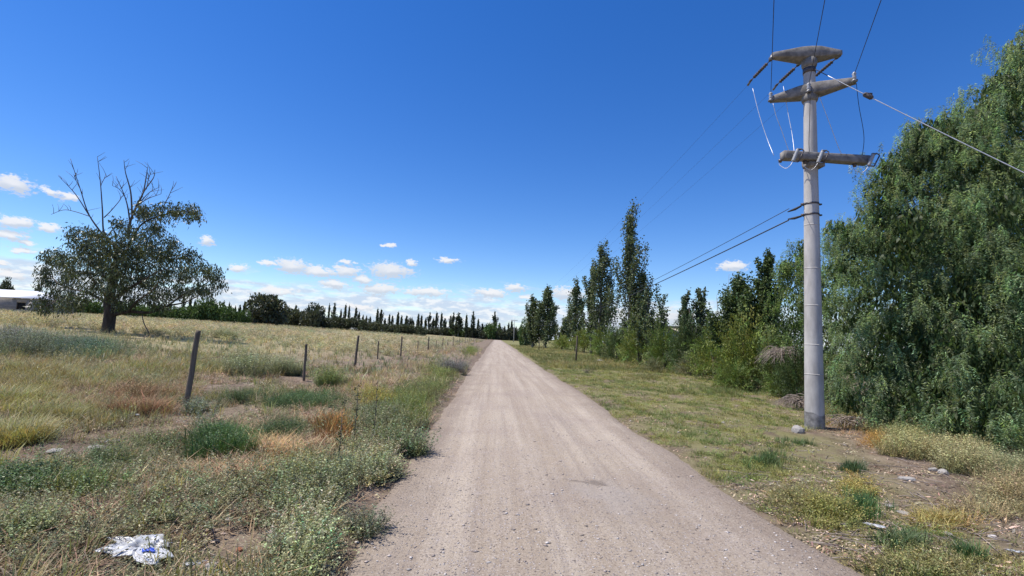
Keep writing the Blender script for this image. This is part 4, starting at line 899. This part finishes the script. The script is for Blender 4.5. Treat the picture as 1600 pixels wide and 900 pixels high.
def far_bushes():
    st = stems(1, 6, 71, .03); rd = [bushcrown(1, 1, 3600, .15, (.075, .086, .052), 81+i) for i in range(2)]; gr = [bushcrown(1, 1, 2600, .15, (.085, .140, .042), 85+i) for i in range(2)]; ol = [bushcrown(1, 1, 2600, .15, (.085, .098, .055), 88+i) for i in range(2)]
    OL = ordinal([514,640,655,455,470,440,527,545,565,585,605,625,395,502], [(430, 'left of the big round bush'), (480, 'between the two round bushes'), (2000, 'right of both round bushes')])
    GL = ordinal([110,140,200,225,248,268,290,308,322,338,352,366,380,40], [(80, 'by the block house'), (170, 'left of the big trunk'), (300, 'below the big tree crown'), (2000, 'left of the round bush')])
    DL = ordinal([650,672,694,715,735,752,768,785,800,815], [(745, 'behind the fence end'), (2000, 'around the road end')])
    def put(px, base, top, half, D, ms, i, lab, cat, grp=None, nm='round_bush'):
        q = P(px, base, D); z = float(H(q[0], q[1])); h = P(px, top, D)[2]-z; plant(nm, [('trunk', st), ('crown', ms[i % 2])], (q[0], q[1], z-.45), lab, cat, grp, R.uniform(0, 6), (half*D/FPX/.95, half*D/FPX/.95, (h+.45)/.95))
    put(414, 503, 472, 28, 150, rd, 0, 'big round dark bush at the far edge of the field', 'bush')
    put(489, 508, 483, 17, 165, rd, 1, 'smaller dark round bush right of the big round one', 'bush')
    for i, (px, top, hw, ) in enumerate([(455,490,18),(470,494,12),(440,492,16),(527,500,14),(545,502,16),(565,504,14),(585,507,14),(605,510,16),(625,511,14),(395,494,10),(502,499,8),(514,502,10),(640,512,13),(655,513,12)]): put(px, 512, top, hw, 170, ol, i, OL[px].format('the grey green shrubs'), 'bush', 'low shrubs under the far poplars', 'far_shrub')
    for i, (px, top, hw) in enumerate([(110,478,22),(140,474,20),(200,478,20),(225,481,18),(248,483,16),(268,485,16),(290,486,16),(308,482,16),(322,476,16),(338,481,13),(352,487,13),(366,489,12),(380,491,10),(40,470,14)]): put(px, 500, top, hw, 135, gr, i, GL[px].format('the green rounded trees'), 'tree', 'green trees in a row behind the big tree', 'orchard_tree')
    for i, (px, top, hw) in enumerate([(650,515,13),(672,515,14),(694,515,13),(715,515,15),(735,516,14),(752,518,12),(768,512,14),(785,517,12),(800,517,10),(815,518,8)]): put(px, 523, top, hw, 275, rd if i % 3 else gr, i, DL[px].format('the dark leafy trees'), 'tree', 'dark trees at the road end', 'far_tree')
    put(822, 539, 510, 10, 105, gr, 0, 'small round green tree beside the twin poplars', 'tree', None, 'small_tree')
    put(8, 486, 447, 9, 120, rd, 1, 'dark tree top peeping over the white roof', 'tree', None, 'small_tree'); put(55, 486, 457, 5, 110, ol, 1, 'thin dark tree just right of the roof corner', 'tree', None, 'small_tree')
far_bushes()

# ------------------------------------------------------------------ roadside hedge and pepper trees
def spray_T(n=40, L=1.0, leaf=.105, asp=.45, arch=.35, side=.10):
    """arching shoot with leaves in two ranks, along +x"""
    V = []; F = []; f = []; t = np.linspace(0, 1, 6); pts = np.c_[t*L, 0*t, arch*L*np.sin(t*PI*.8)-.12*L*t*t]
    for i in range(5):
        k = len(V); w = .004*(1-i/6); V += [pts[i]+[0, w, 0], pts[i]-[0, w, 0], pts[i+1]+[0, 0, 0]]; F += [(k, k+1, k+2)]; f += [.6]*3
    for i in range(n):
        q = .08+.92*(i+R.uniform())/n; p = np.array([np.interp(q, t, pts[:, k]) for k in range(3)]); s = 1 if i % 2 else -1
        sub = side*L*R.uniform(0, 1)*(1-q*.6); p = p+np.array([R.normal(0, .02), s*sub, R.normal(-.02, .03)])
        d = np.array([.5+R.normal(0, .4), s*R.uniform(.3, 1), R.normal(-.15, .35)]); d /= np.linalg.norm(d); l = leaf*R.uniform(.7, 1.35); u_ = np.array([R.normal(0, .35), R.normal(0, .35), 1]); sd = np.cross(d, u_); sd /= np.linalg.norm(sd)
        k = len(V); V += [p, p+d*l*.5+sd*l*asp*.5, p+d*l, p+d*l*.5-sd*l*asp*.5]; F += [(k, k+1, k+2), (k, k+2, k+3)]; f += [R.uniform(.7, 1.3)]*4
    return np.array(V), np.array(F), np.array(f)
def frame(dirs):
    d = dirs/np.linalg.norm(dirs, axis=1)[:, None]; up = np.array([0, 0, 1.]); y = np.cross(up, d); y /= np.linalg.norm(y, axis=1)[:, None]+1e-9; z = np.cross(d, y); return np.stack([d, y, z], 1)   # rows = axes
def place_dir(T, pos, dirs, sc, tn):
    V, F, f = T; A = frame(dirs); N = len(pos); n = len(V); roll = R.normal(0, .5, N); y = A[:, 1]*np.cos(roll)[:, None]+A[:, 2]*np.sin(roll)[:, None]; z = -A[:, 1]*np.sin(roll)[:, None]+A[:, 2]*np.cos(roll)[:, None]
    W_ = (V[None, :, 0:1]*A[:, None, 0]+V[None, :, 1:2]*y[:, None]+V[None, :, 2:3]*z[:, None])*sc[:, None, None]+pos[:, None]
    return W_.reshape(-1, 3), (F[None]+(np.arange(N)*n)[:, None, None]).reshape(-1, 3), np.clip((tn[:, None, :]*f[None, :, None]).reshape(-1, 3), .003, .6)
T_spray = [spray_T() for _ in range(4)]
def shrub_me(rx, ry_, h, n, c, seed, L=.75, v=.25, up=.35):
    global R
    keep = R; R = np.random.default_rng(seed); p = Plants(); v_ = unit(n); v_[:, 2] = abs(v_[:, 2])*1.0-.12; q = R.uniform(.35, .92, (n, 1))
    ir = 1+.28*np.sin(v_[:, :1]*4+seed)*np.cos(v_[:, 1:2]*5+seed*2); base = v_*np.array([rx, ry_, h])*q*ir*.85+[0, 0, h*.12]; d = v_*np.array([1, 1, .6])+R.normal(0, .45, (n, 3))+[0, 0, up]
    k = R.integers(0, 4, n)
    for i in range(4):
        m_ = k == i; p.add(*place_dir(T_spray[i], base[m_], d[m_], R.uniform(.6, 1.3, m_.sum())*L, tint(m_.sum(), c, v)))
    me = p.me('foliage', M['leaf']); R = keep; return me
GREENH = (.185, .240, .060)
def hedge():
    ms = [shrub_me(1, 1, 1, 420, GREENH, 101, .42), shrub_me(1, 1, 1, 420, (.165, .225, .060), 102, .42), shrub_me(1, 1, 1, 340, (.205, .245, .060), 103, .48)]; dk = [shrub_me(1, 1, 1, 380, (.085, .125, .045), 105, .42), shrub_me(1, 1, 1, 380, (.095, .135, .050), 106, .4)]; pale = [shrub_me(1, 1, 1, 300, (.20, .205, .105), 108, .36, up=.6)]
    st = stems(1, 8, 111, .018)
    for px, base, top, half, D, m_, lab in [
        (955,552,508,40,53,ms[1],'bright green shrub at the foot of the second tallest poplar'), (912,545,514,24,66,ms[2],'light green shrub behind the lone wooden post'), (878,541,524,18,82,ms[2],'low light green bush right of the twin poplars'),
        (1000,568,498,38,37,ms[0],'leafy green shrub under the tallest poplar'), (965,560,508,30,43,dk[1],'dark green shrub between the two tallest poplars'), (1040,580,503,38,31.5,ms[1],'green hedge shrub below the spindly leaning poplar'), (1020,588,556,20,29,pale[0],'low greyish bush at the front of the hedge'), (1075,586,492,38,28.5,dk[0],'dark hedge shrub around the two small tufted poplars'),
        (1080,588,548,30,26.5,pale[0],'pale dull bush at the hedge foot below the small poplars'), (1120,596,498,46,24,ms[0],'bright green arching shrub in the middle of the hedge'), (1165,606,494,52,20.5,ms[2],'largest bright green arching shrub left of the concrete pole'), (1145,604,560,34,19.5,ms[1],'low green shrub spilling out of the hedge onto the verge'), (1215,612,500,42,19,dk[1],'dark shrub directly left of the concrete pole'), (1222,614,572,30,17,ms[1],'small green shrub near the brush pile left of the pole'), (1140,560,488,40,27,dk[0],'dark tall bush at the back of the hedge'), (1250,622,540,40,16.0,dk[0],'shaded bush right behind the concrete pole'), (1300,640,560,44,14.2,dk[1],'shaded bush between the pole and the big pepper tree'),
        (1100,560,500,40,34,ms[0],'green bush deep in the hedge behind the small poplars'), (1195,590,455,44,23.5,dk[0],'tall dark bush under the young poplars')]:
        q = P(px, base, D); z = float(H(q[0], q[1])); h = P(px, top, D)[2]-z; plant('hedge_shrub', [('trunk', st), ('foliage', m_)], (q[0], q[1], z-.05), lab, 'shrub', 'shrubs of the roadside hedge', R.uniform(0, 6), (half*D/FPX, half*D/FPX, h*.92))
    # bare dead stems standing in the hedge
    for px, base, top, D, lab in ((1125,520,420,24,'tall bare dead stem sticking out above the hedge'), (1085,585,470,28.5,'grey dead trunks below the right tufted poplar'), (1118,560,490,23.5,'leaning pale dead branches in the middle of the hedge'), (1032,560,470,33,'thin bare stem beside the spindly poplar')):
        q = P(px, base, D); z = float(H(q[0], q[1])); h = P(px, top, D)[2]-z; b = MB()
        for s in range(5):
            e = np.array([R.normal(0, .25), R.normal(0, .2), h*R.uniform(.55, 1)]); b.tube(spline([(R.normal(0, .1), 0, 0), e*.5+[R.normal(0, .06), 0, 0], e], 4), np.linspace(.022, .006, 9), 5)
        b_ = b.build('dead_stem', M['twig'], None); b_.location = (q[0], q[1], z); props(b_, lab, 'dead branch', 'dead stems in the hedge')
    for px, py, D, w, h, lab, n in ((1222,566,17.0,.95,.62,'heap of pale pinkish dead branches drooping over the hedge',120), (1250,640,14.0,.75,.30,'low brush pile of dead twigs behind the rock and pole',140), (1330,662,10.6,.6,.24,'tangle of dry curled brown stems right of the pole base',80)):
        q = P(px, py, D); z = float(H(q[0], q[1])); z = q[2]-.1 if py == 566 else z; b = MB()
        for s in range(n):
            a = R.uniform(0, 2*PI); o = np.array([math.cos(a), math.sin(a), 0]); s0 = R.normal(0, .12*w, 3)+[0, 0, h*.55]; e = o*w*R.uniform(.5, 1.0)+[0, 0, R.uniform(-.0, .5)*h]
            b.tube(spline([s0, (s0+e)/2+[R.normal(0, .06), R.normal(0, .06), h*R.uniform(.25, .55)], e], 4), np.linspace(.010, .004, 9), 4, False)
        b_ = b.build('brush_pile', M['twig'], None); b_.location = (q[0], q[1], max(z, 0)); props(b_, lab, 'brush pile')
hedge()
def frond_T(n=10, L=.28, leaf=.078, w=.0115):
    V = []; F = []; f = []; t = np.linspace(0, 1, 4); cx = R.uniform(.15, .4)*L; pts = np.c_[cx*np.sin(t*1.6), 0*t, -L*t]
    for i in range(n):
        q = .1+.9*i/(n-1); p = np.array([np.interp(q, t, pts[:, k]) for k in range(3)])
        for s in (-1, 1):
            d = np.array([R.normal(.25, .3), s*.9, -.45+R.normal(0, .35)]); d /= np.linalg.norm(d); l = leaf*R.uniform(.7, 1.2)*(1.1-.4*q); sd = np.cross(d, np.array([1, R.normal(0, .5), R.normal(0, .5)]) if R.uniform() < .35 else np.array([R.normal(0, .5), R.normal(0, .5), 1])); sd /= np.linalg.norm(sd)
            k = len(V); V += [p-sd*w*.3, p+d*l*.5+sd*w*1.2, p+d*l]; F += [(k, k+1, k+2)]; f += [R.choice([.55, .75, 1., 1.25, 1.7])]*3
    return np.array(V), np.array(F), np.array(f)
T_frond = [frond_T() for _ in range(6)]; T_frondb = [frond_T(9, .40, .13, .022) for _ in range(4)]
def pepper(name, base, clumps, label, kfr, Ts, inner, c, trunk):
    g = np.array(base, float); t = empty(name, g, label, 'tree'); p = Plants(); Vs = []
    for (x, y, D, r) in clumps:
        rm = r*D/FPX; cc = P(x, y, D)-g; n = int(kfr*rm*rm)
        # drooping branchlets start on lobes of the clump, fronds hang along them
        m_ = max(6, n//20); v = unit(m_); v[:, 2] = v[:, 2]*.8+.15; s = cc+v*rm*R.uniform(.55, 1.0, (m_, 1))**.6*np.array([1, 1, .85]); dl = R.uniform(.15, .6, m_)
        k = np.repeat(np.arange(m_), 20); q = R.uniform(0, 1, len(k)); pos = s[k]+np.stack([v[k, 0]*q*.22, v[k, 1]*q*.22, -(q**1.3)*dl[k]], -1)+R.normal(0, .105, (len(k), 3)); pos = pos[pos[:, 2]+g[2] > .12]
        p.scatter(Ts, pos, R.uniform(.65, 1.25, len(pos)), tint(len(pos), c, .22)*np.where(R.uniform(size=(len(pos), 1)) < .25, 1.3, 1))
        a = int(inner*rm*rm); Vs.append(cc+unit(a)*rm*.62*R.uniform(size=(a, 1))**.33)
    obj('crown', p.me('crown', M['pepper']), t)
    q = np.concatenate(Vs); q = q[q[:, 2] > .25]; n = len(q); V, F, C = leafcloud(q, np.c_[R.normal(0, .5, (n, 2)), -np.ones(n)], R.uniform(.12, .22, n), R.uniform(.018, .036, n), (.075, .110, .045), .25)  # inner leaves coloured darker than the fronds, painting in the crown's inner shade
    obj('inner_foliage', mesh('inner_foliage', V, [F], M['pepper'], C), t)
    b = MB()
    for pts, w in trunk:
        pp = spline([np.array(a)-g for a in pts], 5); b.tube(pp, np.linspace(w, w*.3, len(pp)), 8)
    b.build('trunk', M['bark'], t, True); return t
def peppers():
    cl = [(1610,95,12.8,50),(1590,125,12.5,52),(1560,165,12.2,55),(1500,198,11.8,55),(1450,215,11.7,52),(1410,255,11.8,50),(1375,300,11.9,36),(1440,225,11.8,45),(1395,272,11.9,40),(1365,335,11.9,40),(1305,352,12.2,22),(1470,200,11.9,35),(1535,185,12.2,40),(1625,130,12.5,90),(1585,215,12.0,80),(1560,140,12.6,42),(1610,70,12.8,50),(1500,225,11.8,60),(1455,245,11.6,55),(1535,275,11.4,80),(1415,285,11.9,42),(1480,310,11.3,75),(1400,345,11.6,50),(1345,375,12,44),(1320,362,12.2,26),(1440,370,11,85),(1540,360,10.6,105),(1320,420,12,40),(1380,440,11.2,75),(1470,470,10.4,90),(1560,470,10,105),(1325,490,11.8,48),(1400,530,10.8,78),(1490,560,9.8,90),(1580,570,9.3,100),(1340,560,11.3,46),(1385,600,10.4,58),(1450,620,9.7,74),(1530,650,8.9,80),(1610,640,8.5,90),(1330,620,11,34),(1390,650,10.0,42),(1470,680,9.1,44),(1560,700,8.5,48),(1640,690,8.0,60),
        (1680,250,11.5,120),(1690,430,10,130),(1700,600,8.8,120),(1580,330,14,150),(1480,420,14.0,140),(1600,520,13,170),(1430,540,13.5,110),(1700,150,13,110),(1380,380,14,70),(1500,640,11.5,120),(1620,660,11,110),(1750,330,12.5,160),(1760,560,11,170)]
    B = P(1610, 640, 12.5); B[2] = float(H(B[0], B[1])); top = P(1560, 300, 12.5); l2 = P(1430, 330, 12.2); l3 = P(1620, 140, 13)
    pepper('pepper_tree', B, cl, 'huge weeping pepper tree filling the right edge behind the concrete pole', 330, T_frond, 650, (.180, .236, .132), [([B+[0, 0, -.2], B+[-.1, 0, 1.2], B+[-.3, 0, 2.2], top], .42), ([B+[-.2, 0, 1.8], (B+l2)/2+[0, 0, .6], l2], .2), ([B+[-.3, 0, 2.2], (B+l3)/2+[0, 0, .6], l3], .2)])
    cl = [(1252,400,19,30),(1268,430,18.5,36),(1232,420,19.2,26),(1240,460,18.6,40),(1288,470,18,40),(1230,500,18.4,34),(1262,520,17.8,42),(1225,540,18,26),(1300,430,19,34),(1280,560,17.4,40),(1305,520,17.2,40),(1255,380,19.4,14),(1310,390,19,20),(1250,570,17.4,32)]
    B = P(1270, 600, 19); B[2] = float(H(B[0], B[1]))
    pepper('pepper_tree', B, cl, 'smaller weeping pepper tree behind the concrete pole, left of the huge one', 170, T_frondb, 420, (.150, .200, .085), [([B+[0, 0, -.2], B+[0, 0, 1.5], P(1262, 430, 19)], .2)])
peppers()

# ------------------------------------------------------------------ single plants worth naming
def single_plants():
    def clump(nm, px, py, rx, ry, n, T, s, c, lab, cat='shrub', grp=None, mat='leaf'):
        g = G(px, py); p = Plants(); D = float((g-CC)@CF); rr = rx*D/FPX; a = R.uniform(0, 2*PI, n); r = np.sqrt(R.uniform(size=n))*rr; x = g[0]+np.cos(a)*r; y = g[1]+np.sin(a)*r*ry
        pos = zfix(x, y)-g; sc = R.uniform(.75, 1.2, n)*s*(1.1-.5*(r/rr)**2); p.scatter(T, pos, sc, tint(n, c, .16)*1.25); o = obj(nm, p.me(nm, M[mat]), None, g); props(o, lab, cat, grp)
    clump('weed_bush', 515, 606, 18, .9, 46, T_fine, 1.9, (.165, .205, .075), 'bright green feathery bush right of the second fence post', 'bush')
    clump('grey_bush', 706, 581, 19, .9, 60, T_fine, 1.75, (.19, .18, .165), 'grey purple dry bush at the left edge of the road', 'bush', mat='dull')
    clump('grey_bush', 722, 575, 12, .9, 26, T_fine, 1.3, (.20, .20, .16), 'small pale grey bush touching the road beside the purple one', 'bush', mat='dull')
    for px, py, rx, s, lab in ((385,585,36,2.0,'widest sage green bush in the field behind the first gap of the fence'), (425,583,26,1.9,'sage green bush just left of the second fence post'), (455,586,15,1.6,'small round sage bush touching the second fence post'), (345,528,9,2.0,'small sage bush right of the first post top, left of its pair'), (360,530,9,2.0,'small sage bush right of the first post top, right of its pair')):
        clump('sage_bush', px, py, rx, .8, 50, T_fine, s*1.12, (.235, .255, .150), lab, 'bush', 'sage bushes in the field')
    clump('rust_bush', 218, 645, 50, .45, 50, T_wispy, 1.25, (.25, .165, .09), 'rust brown dry bush left of the nearest fence post', 'bush', mat='dull')
    clump('deep_green_clump', 345, 718, 46, .75, 85, T_grass+T_fine[:1], 1.15, (.072, .130, .048), 'deep green grassy clump in the left foreground below the nearest post', 'grass clump')
    clump('deep_green_clump', 470, 637, 62, .35, 70, T_fine, .95, (.080, .130, .055), 'long deep green clump right of the nearest fence post', 'grass clump')
    clump('leafy_weed', 566, 836, 26, .8, 26, T_weed, 1.0, (.125, .14, .085), 'low weed with dark shadow at the road edge in the foreground', 'weed')
    clump('leafy_weed', 638, 709, 24, .7, 30, T_weed, 1.5, (.125, .155, .075), 'bushy green weed on the road edge below the dark stalks', 'weed')
    clump('dry_weed', 1420, 712, 40, .6, 50, T_fine, 1.25, (.30, .28, .13), 'yellowish dry weed nearest the pole under the big tree', 'weed', mat='dull')
    clump('dry_weed', 1505, 738, 40, .6, 50, T_fine, 1.25, (.30, .275, .14), 'pale dry weed right of the two stones under the big tree', 'weed', mat='dull')
    clump('grey_weed', 918, 583, 10, .8, 16, T_fine, .9, (.14, .13, .10), 'small dark dry tuft on the right verge before the lone post', 'weed', mat='dull')
    # tall dark stalks
    for px, py, top, lab in ((526,735,640,'leftmost tall dark weed stalk'), (551,700,600,'tallest dark weed stalk, in the middle of the group'), (582,690,595,'slender dark weed stalk nearest the road'), (535,660,625,'short dark weed stalk behind the others')):
        g = G(px, py); D = float((g-CC)@CF); h = P(px, top, D)[2]-g[2]; t = empty('weed_stalk', g, lab, 'weed', 'dark stalks left of the road')
        MB().tube([(0, 0, -.02), (.015, .01, h*.5), (.0, .02, h)], [.006, .005, .003], 5).build('stem', M['deadwood'], t); n = 60; z = h*R.uniform(.08, 1, n); P0 = np.c_[R.normal(0, .012, n), R.normal(0, .012, n), z]; d = np.c_[R.normal(size=(n, 2)), R.normal(.1, .6, n)]
        V, F, C = leafcloud(P0, d, R.uniform(.02, .055, n), R.uniform(.005, .012, n), (.085, .098, .045), .3); obj('leaves', mesh('leaves', V, [F], M['leaf'], C), t)
single_plants()

# ------------------------------------------------------------------ litter
def litter():
    g = G(215, 868)
    def crumple(nx, ny, w, d, amp, seed, ragged=.25):
        u_, v_ = np.meshgrid(np.linspace(-.5, .5, nx), np.linspace(-.5, .5, ny)); rad = np.hypot(u_, v_)*2
        ed = 1+ragged*(fbm(np.arctan2(v_, u_)*1.7+seed, 0*u_+seed, seed)-.5)*2
        x = u_*w*ed+(fbm(u_*6, v_*6, seed+1)-.5)*.06; y = v_*d*ed+(fbm(u_*6, v_*6, seed+2)-.5)*.06
        ridg = 1-abs(2*fbm(u_*3.2+seed, v_*4.2, seed+3, 2)-1); z = amp*(ridg*1.1-.35)*(1-.5*rad**2)+amp*.16*(fbm(u_*12, v_*12, seed+5)-.5)
        i = (np.arange(ny-1)[:, None]*nx+np.arange(nx-1)[None]).ravel(); top = np.c_[x.ravel(), y.ravel(), np.maximum(z, .0).ravel()+.03]; keep = rad.ravel() < 1.15
        F = np.stack([i, i+1, i+nx+1, i+nx], -1); F = F[keep[F].all(1)]; return top, F
    t = empty('plastic_bag', g, 'crumpled torn white plastic bag with a blue mark lying in the left foreground', 'plastic bag')
    V, F = crumple(40, 30, .44, .30, .075, 5, .75); obj('film', mesh('film', V, [F], M['sack'], smooth=False), t, (0, 0, .0), -.35).modifiers.new('thick', 'SOLIDIFY').thickness = .002
    V2, F2 = crumple(10, 8, .085, .06, .02, 8, .5); obj('blue_mark', mesh('blue_mark', V2, [F2], M['blue']), t, (.115, -.075, .04), -.2).modifiers.new('thick', 'SOLIDIFY').thickness = .002
    def bit(px, py, w, d, amp, seed, lab, rz=0):
        q = G(px, py); V, F = crumple(14, 10, w, d, amp, seed, .4); o = obj('plastic_scrap', mesh('plastic_scrap', V, [F], M['sack']), None, (q[0], q[1], q[2]), rz); o.modifiers.new('thick', 'SOLIDIFY').thickness = .002; props(o, lab, 'litter')
    bit(1366, 827, .15, .07, .03, 12, 'white crumpled plastic scrap on the grass beside the road', -.5); bit(303, 889, .12, .045, .03, 14, 'narrow strip of white plastic at the bottom edge near the bag', .6); bit(1590, 868, .16, .03, .02, 16, 'long white plastic strip at the lower right corner', -.4); bit(210, 652, .16, .08, .05, 18, 'white scrap of litter in front of the rust coloured bush', .2); bit(938, 564, .5, .25, .12, 19, 'white litter heap on the verge right of the lone wooden post', 0);
litter()

# ------------------------------------------------------------------ buildings
def houses():
    c = P(57, 466, 72); z0 = float(H(c[0], c[1])); x1 = c[0]; y0 = c[1]; eave = c[2]; Wd, Dp = 14.0, 7.0; rise = 1.25
    o = np.array([x1-.3-Wd/2, y0+.3+Dp/2, z0-.3]); t = empty('block_house', o, 'low grey concrete block house with white sheet roof at the far left', 'house'); h = eave-o[2]-.08
    wx = x1-.3-3.55+.5-o[0]                                                     # window opening in the front wall
    wx = P(31.5, 478, 72)[0]-o[0]; wz = P(31.5, 478, 72)[2]-o[2]; ww, wh = 1.35, 1.05; b = MB(); yF = -Dp/2+.1
    b.box((-Wd/4+(wx-ww/2)/2, yF, h/2), (Wd/2+wx-ww/2, .2, h)); b.box(((wx+ww/2+Wd/2)/2, yF, h/2), (Wd/2-wx-ww/2, .2, h)); b.box((wx, yF, (wz-wh/2)/2), (ww, .2, wz-wh/2)); b.box((wx, yF, (wz+wh/2+h)/2), (ww, .2, h-wz-wh/2))
    b.box((0, Dp/2-.1, h/2), (Wd, .2, h)); b.box((Wd/2-.1, 0, h/2), (.2, Dp-.4, h)); b.box((-Wd/2+.1, 0, h/2), (.2, Dp-.4, h)); b.build('wall', M['block'], t)
    w = empty('window', (wx, yF, wz), None, None); w.parent = t
    MB().box((0, .05, 0), (ww-.02, .03, wh-.02)).build('pane', M['dark'], w); MB().box((0, -.02, wh/2-.04), (ww-.02, .08, .06)).box((0, -.02, -wh/2+.04), (ww-.02, .08, .06)).box((-ww/2+.04, -.02, 0), (.06, .08, wh-.14)).box((ww/2-.04, -.02, 0), (.06, .08, wh-.14)).build('frame', M['post'], w)
    e = .35; zz = h+.06; A = np.array([(-Wd/2-e, -Dp/2-e, zz), (Wd/2+e, -Dp/2-e, zz), (Wd/2+e, Dp/2+e, zz), (-Wd/2-e, Dp/2+e, zz), (-Wd/2+3.2, 0, zz+rise), (Wd/2-3.2, 0, zz+rise)]); Bt = A-np.array([0, 0, .1])
    MB().add(np.vstack([A, Bt]), [[(0, 1, 5, 4), (2, 3, 4, 5), (7, 6, 10, 11), (9, 8, 11, 10), (6, 7, 1, 0), (7, 8, 2, 1), (8, 9, 3, 2), (9, 6, 0, 3)], [(1, 2, 5), (3, 0, 4), (8, 7, 11), (6, 9, 10)]]).build('roof', M['roofmetal'], t)
    q = P(1062, 512, 48); z = float(H(q[0], q[1])); o = np.array([q[0]+1.5, q[1]+3, z]); t = empty('dark_roofed_house', o, 'low house with a dark roof half hidden behind the hedge', 'house'); h = q[2]-z-.1
    MB().box((0, 0, h/2), (5.2, 5, h)).build('wall', M['render'], t); MB().box((0, -.1, h+.07), (6.2, 6.0, .14)).box((0, -.1, h+.2), (5.2, 4.6, .12)).build('roof', M['darkroof'], t); MB().box((-1.2, -2.52, h*.6), (1.0, .06, .9)).build('window', M['dark'], t)
houses()
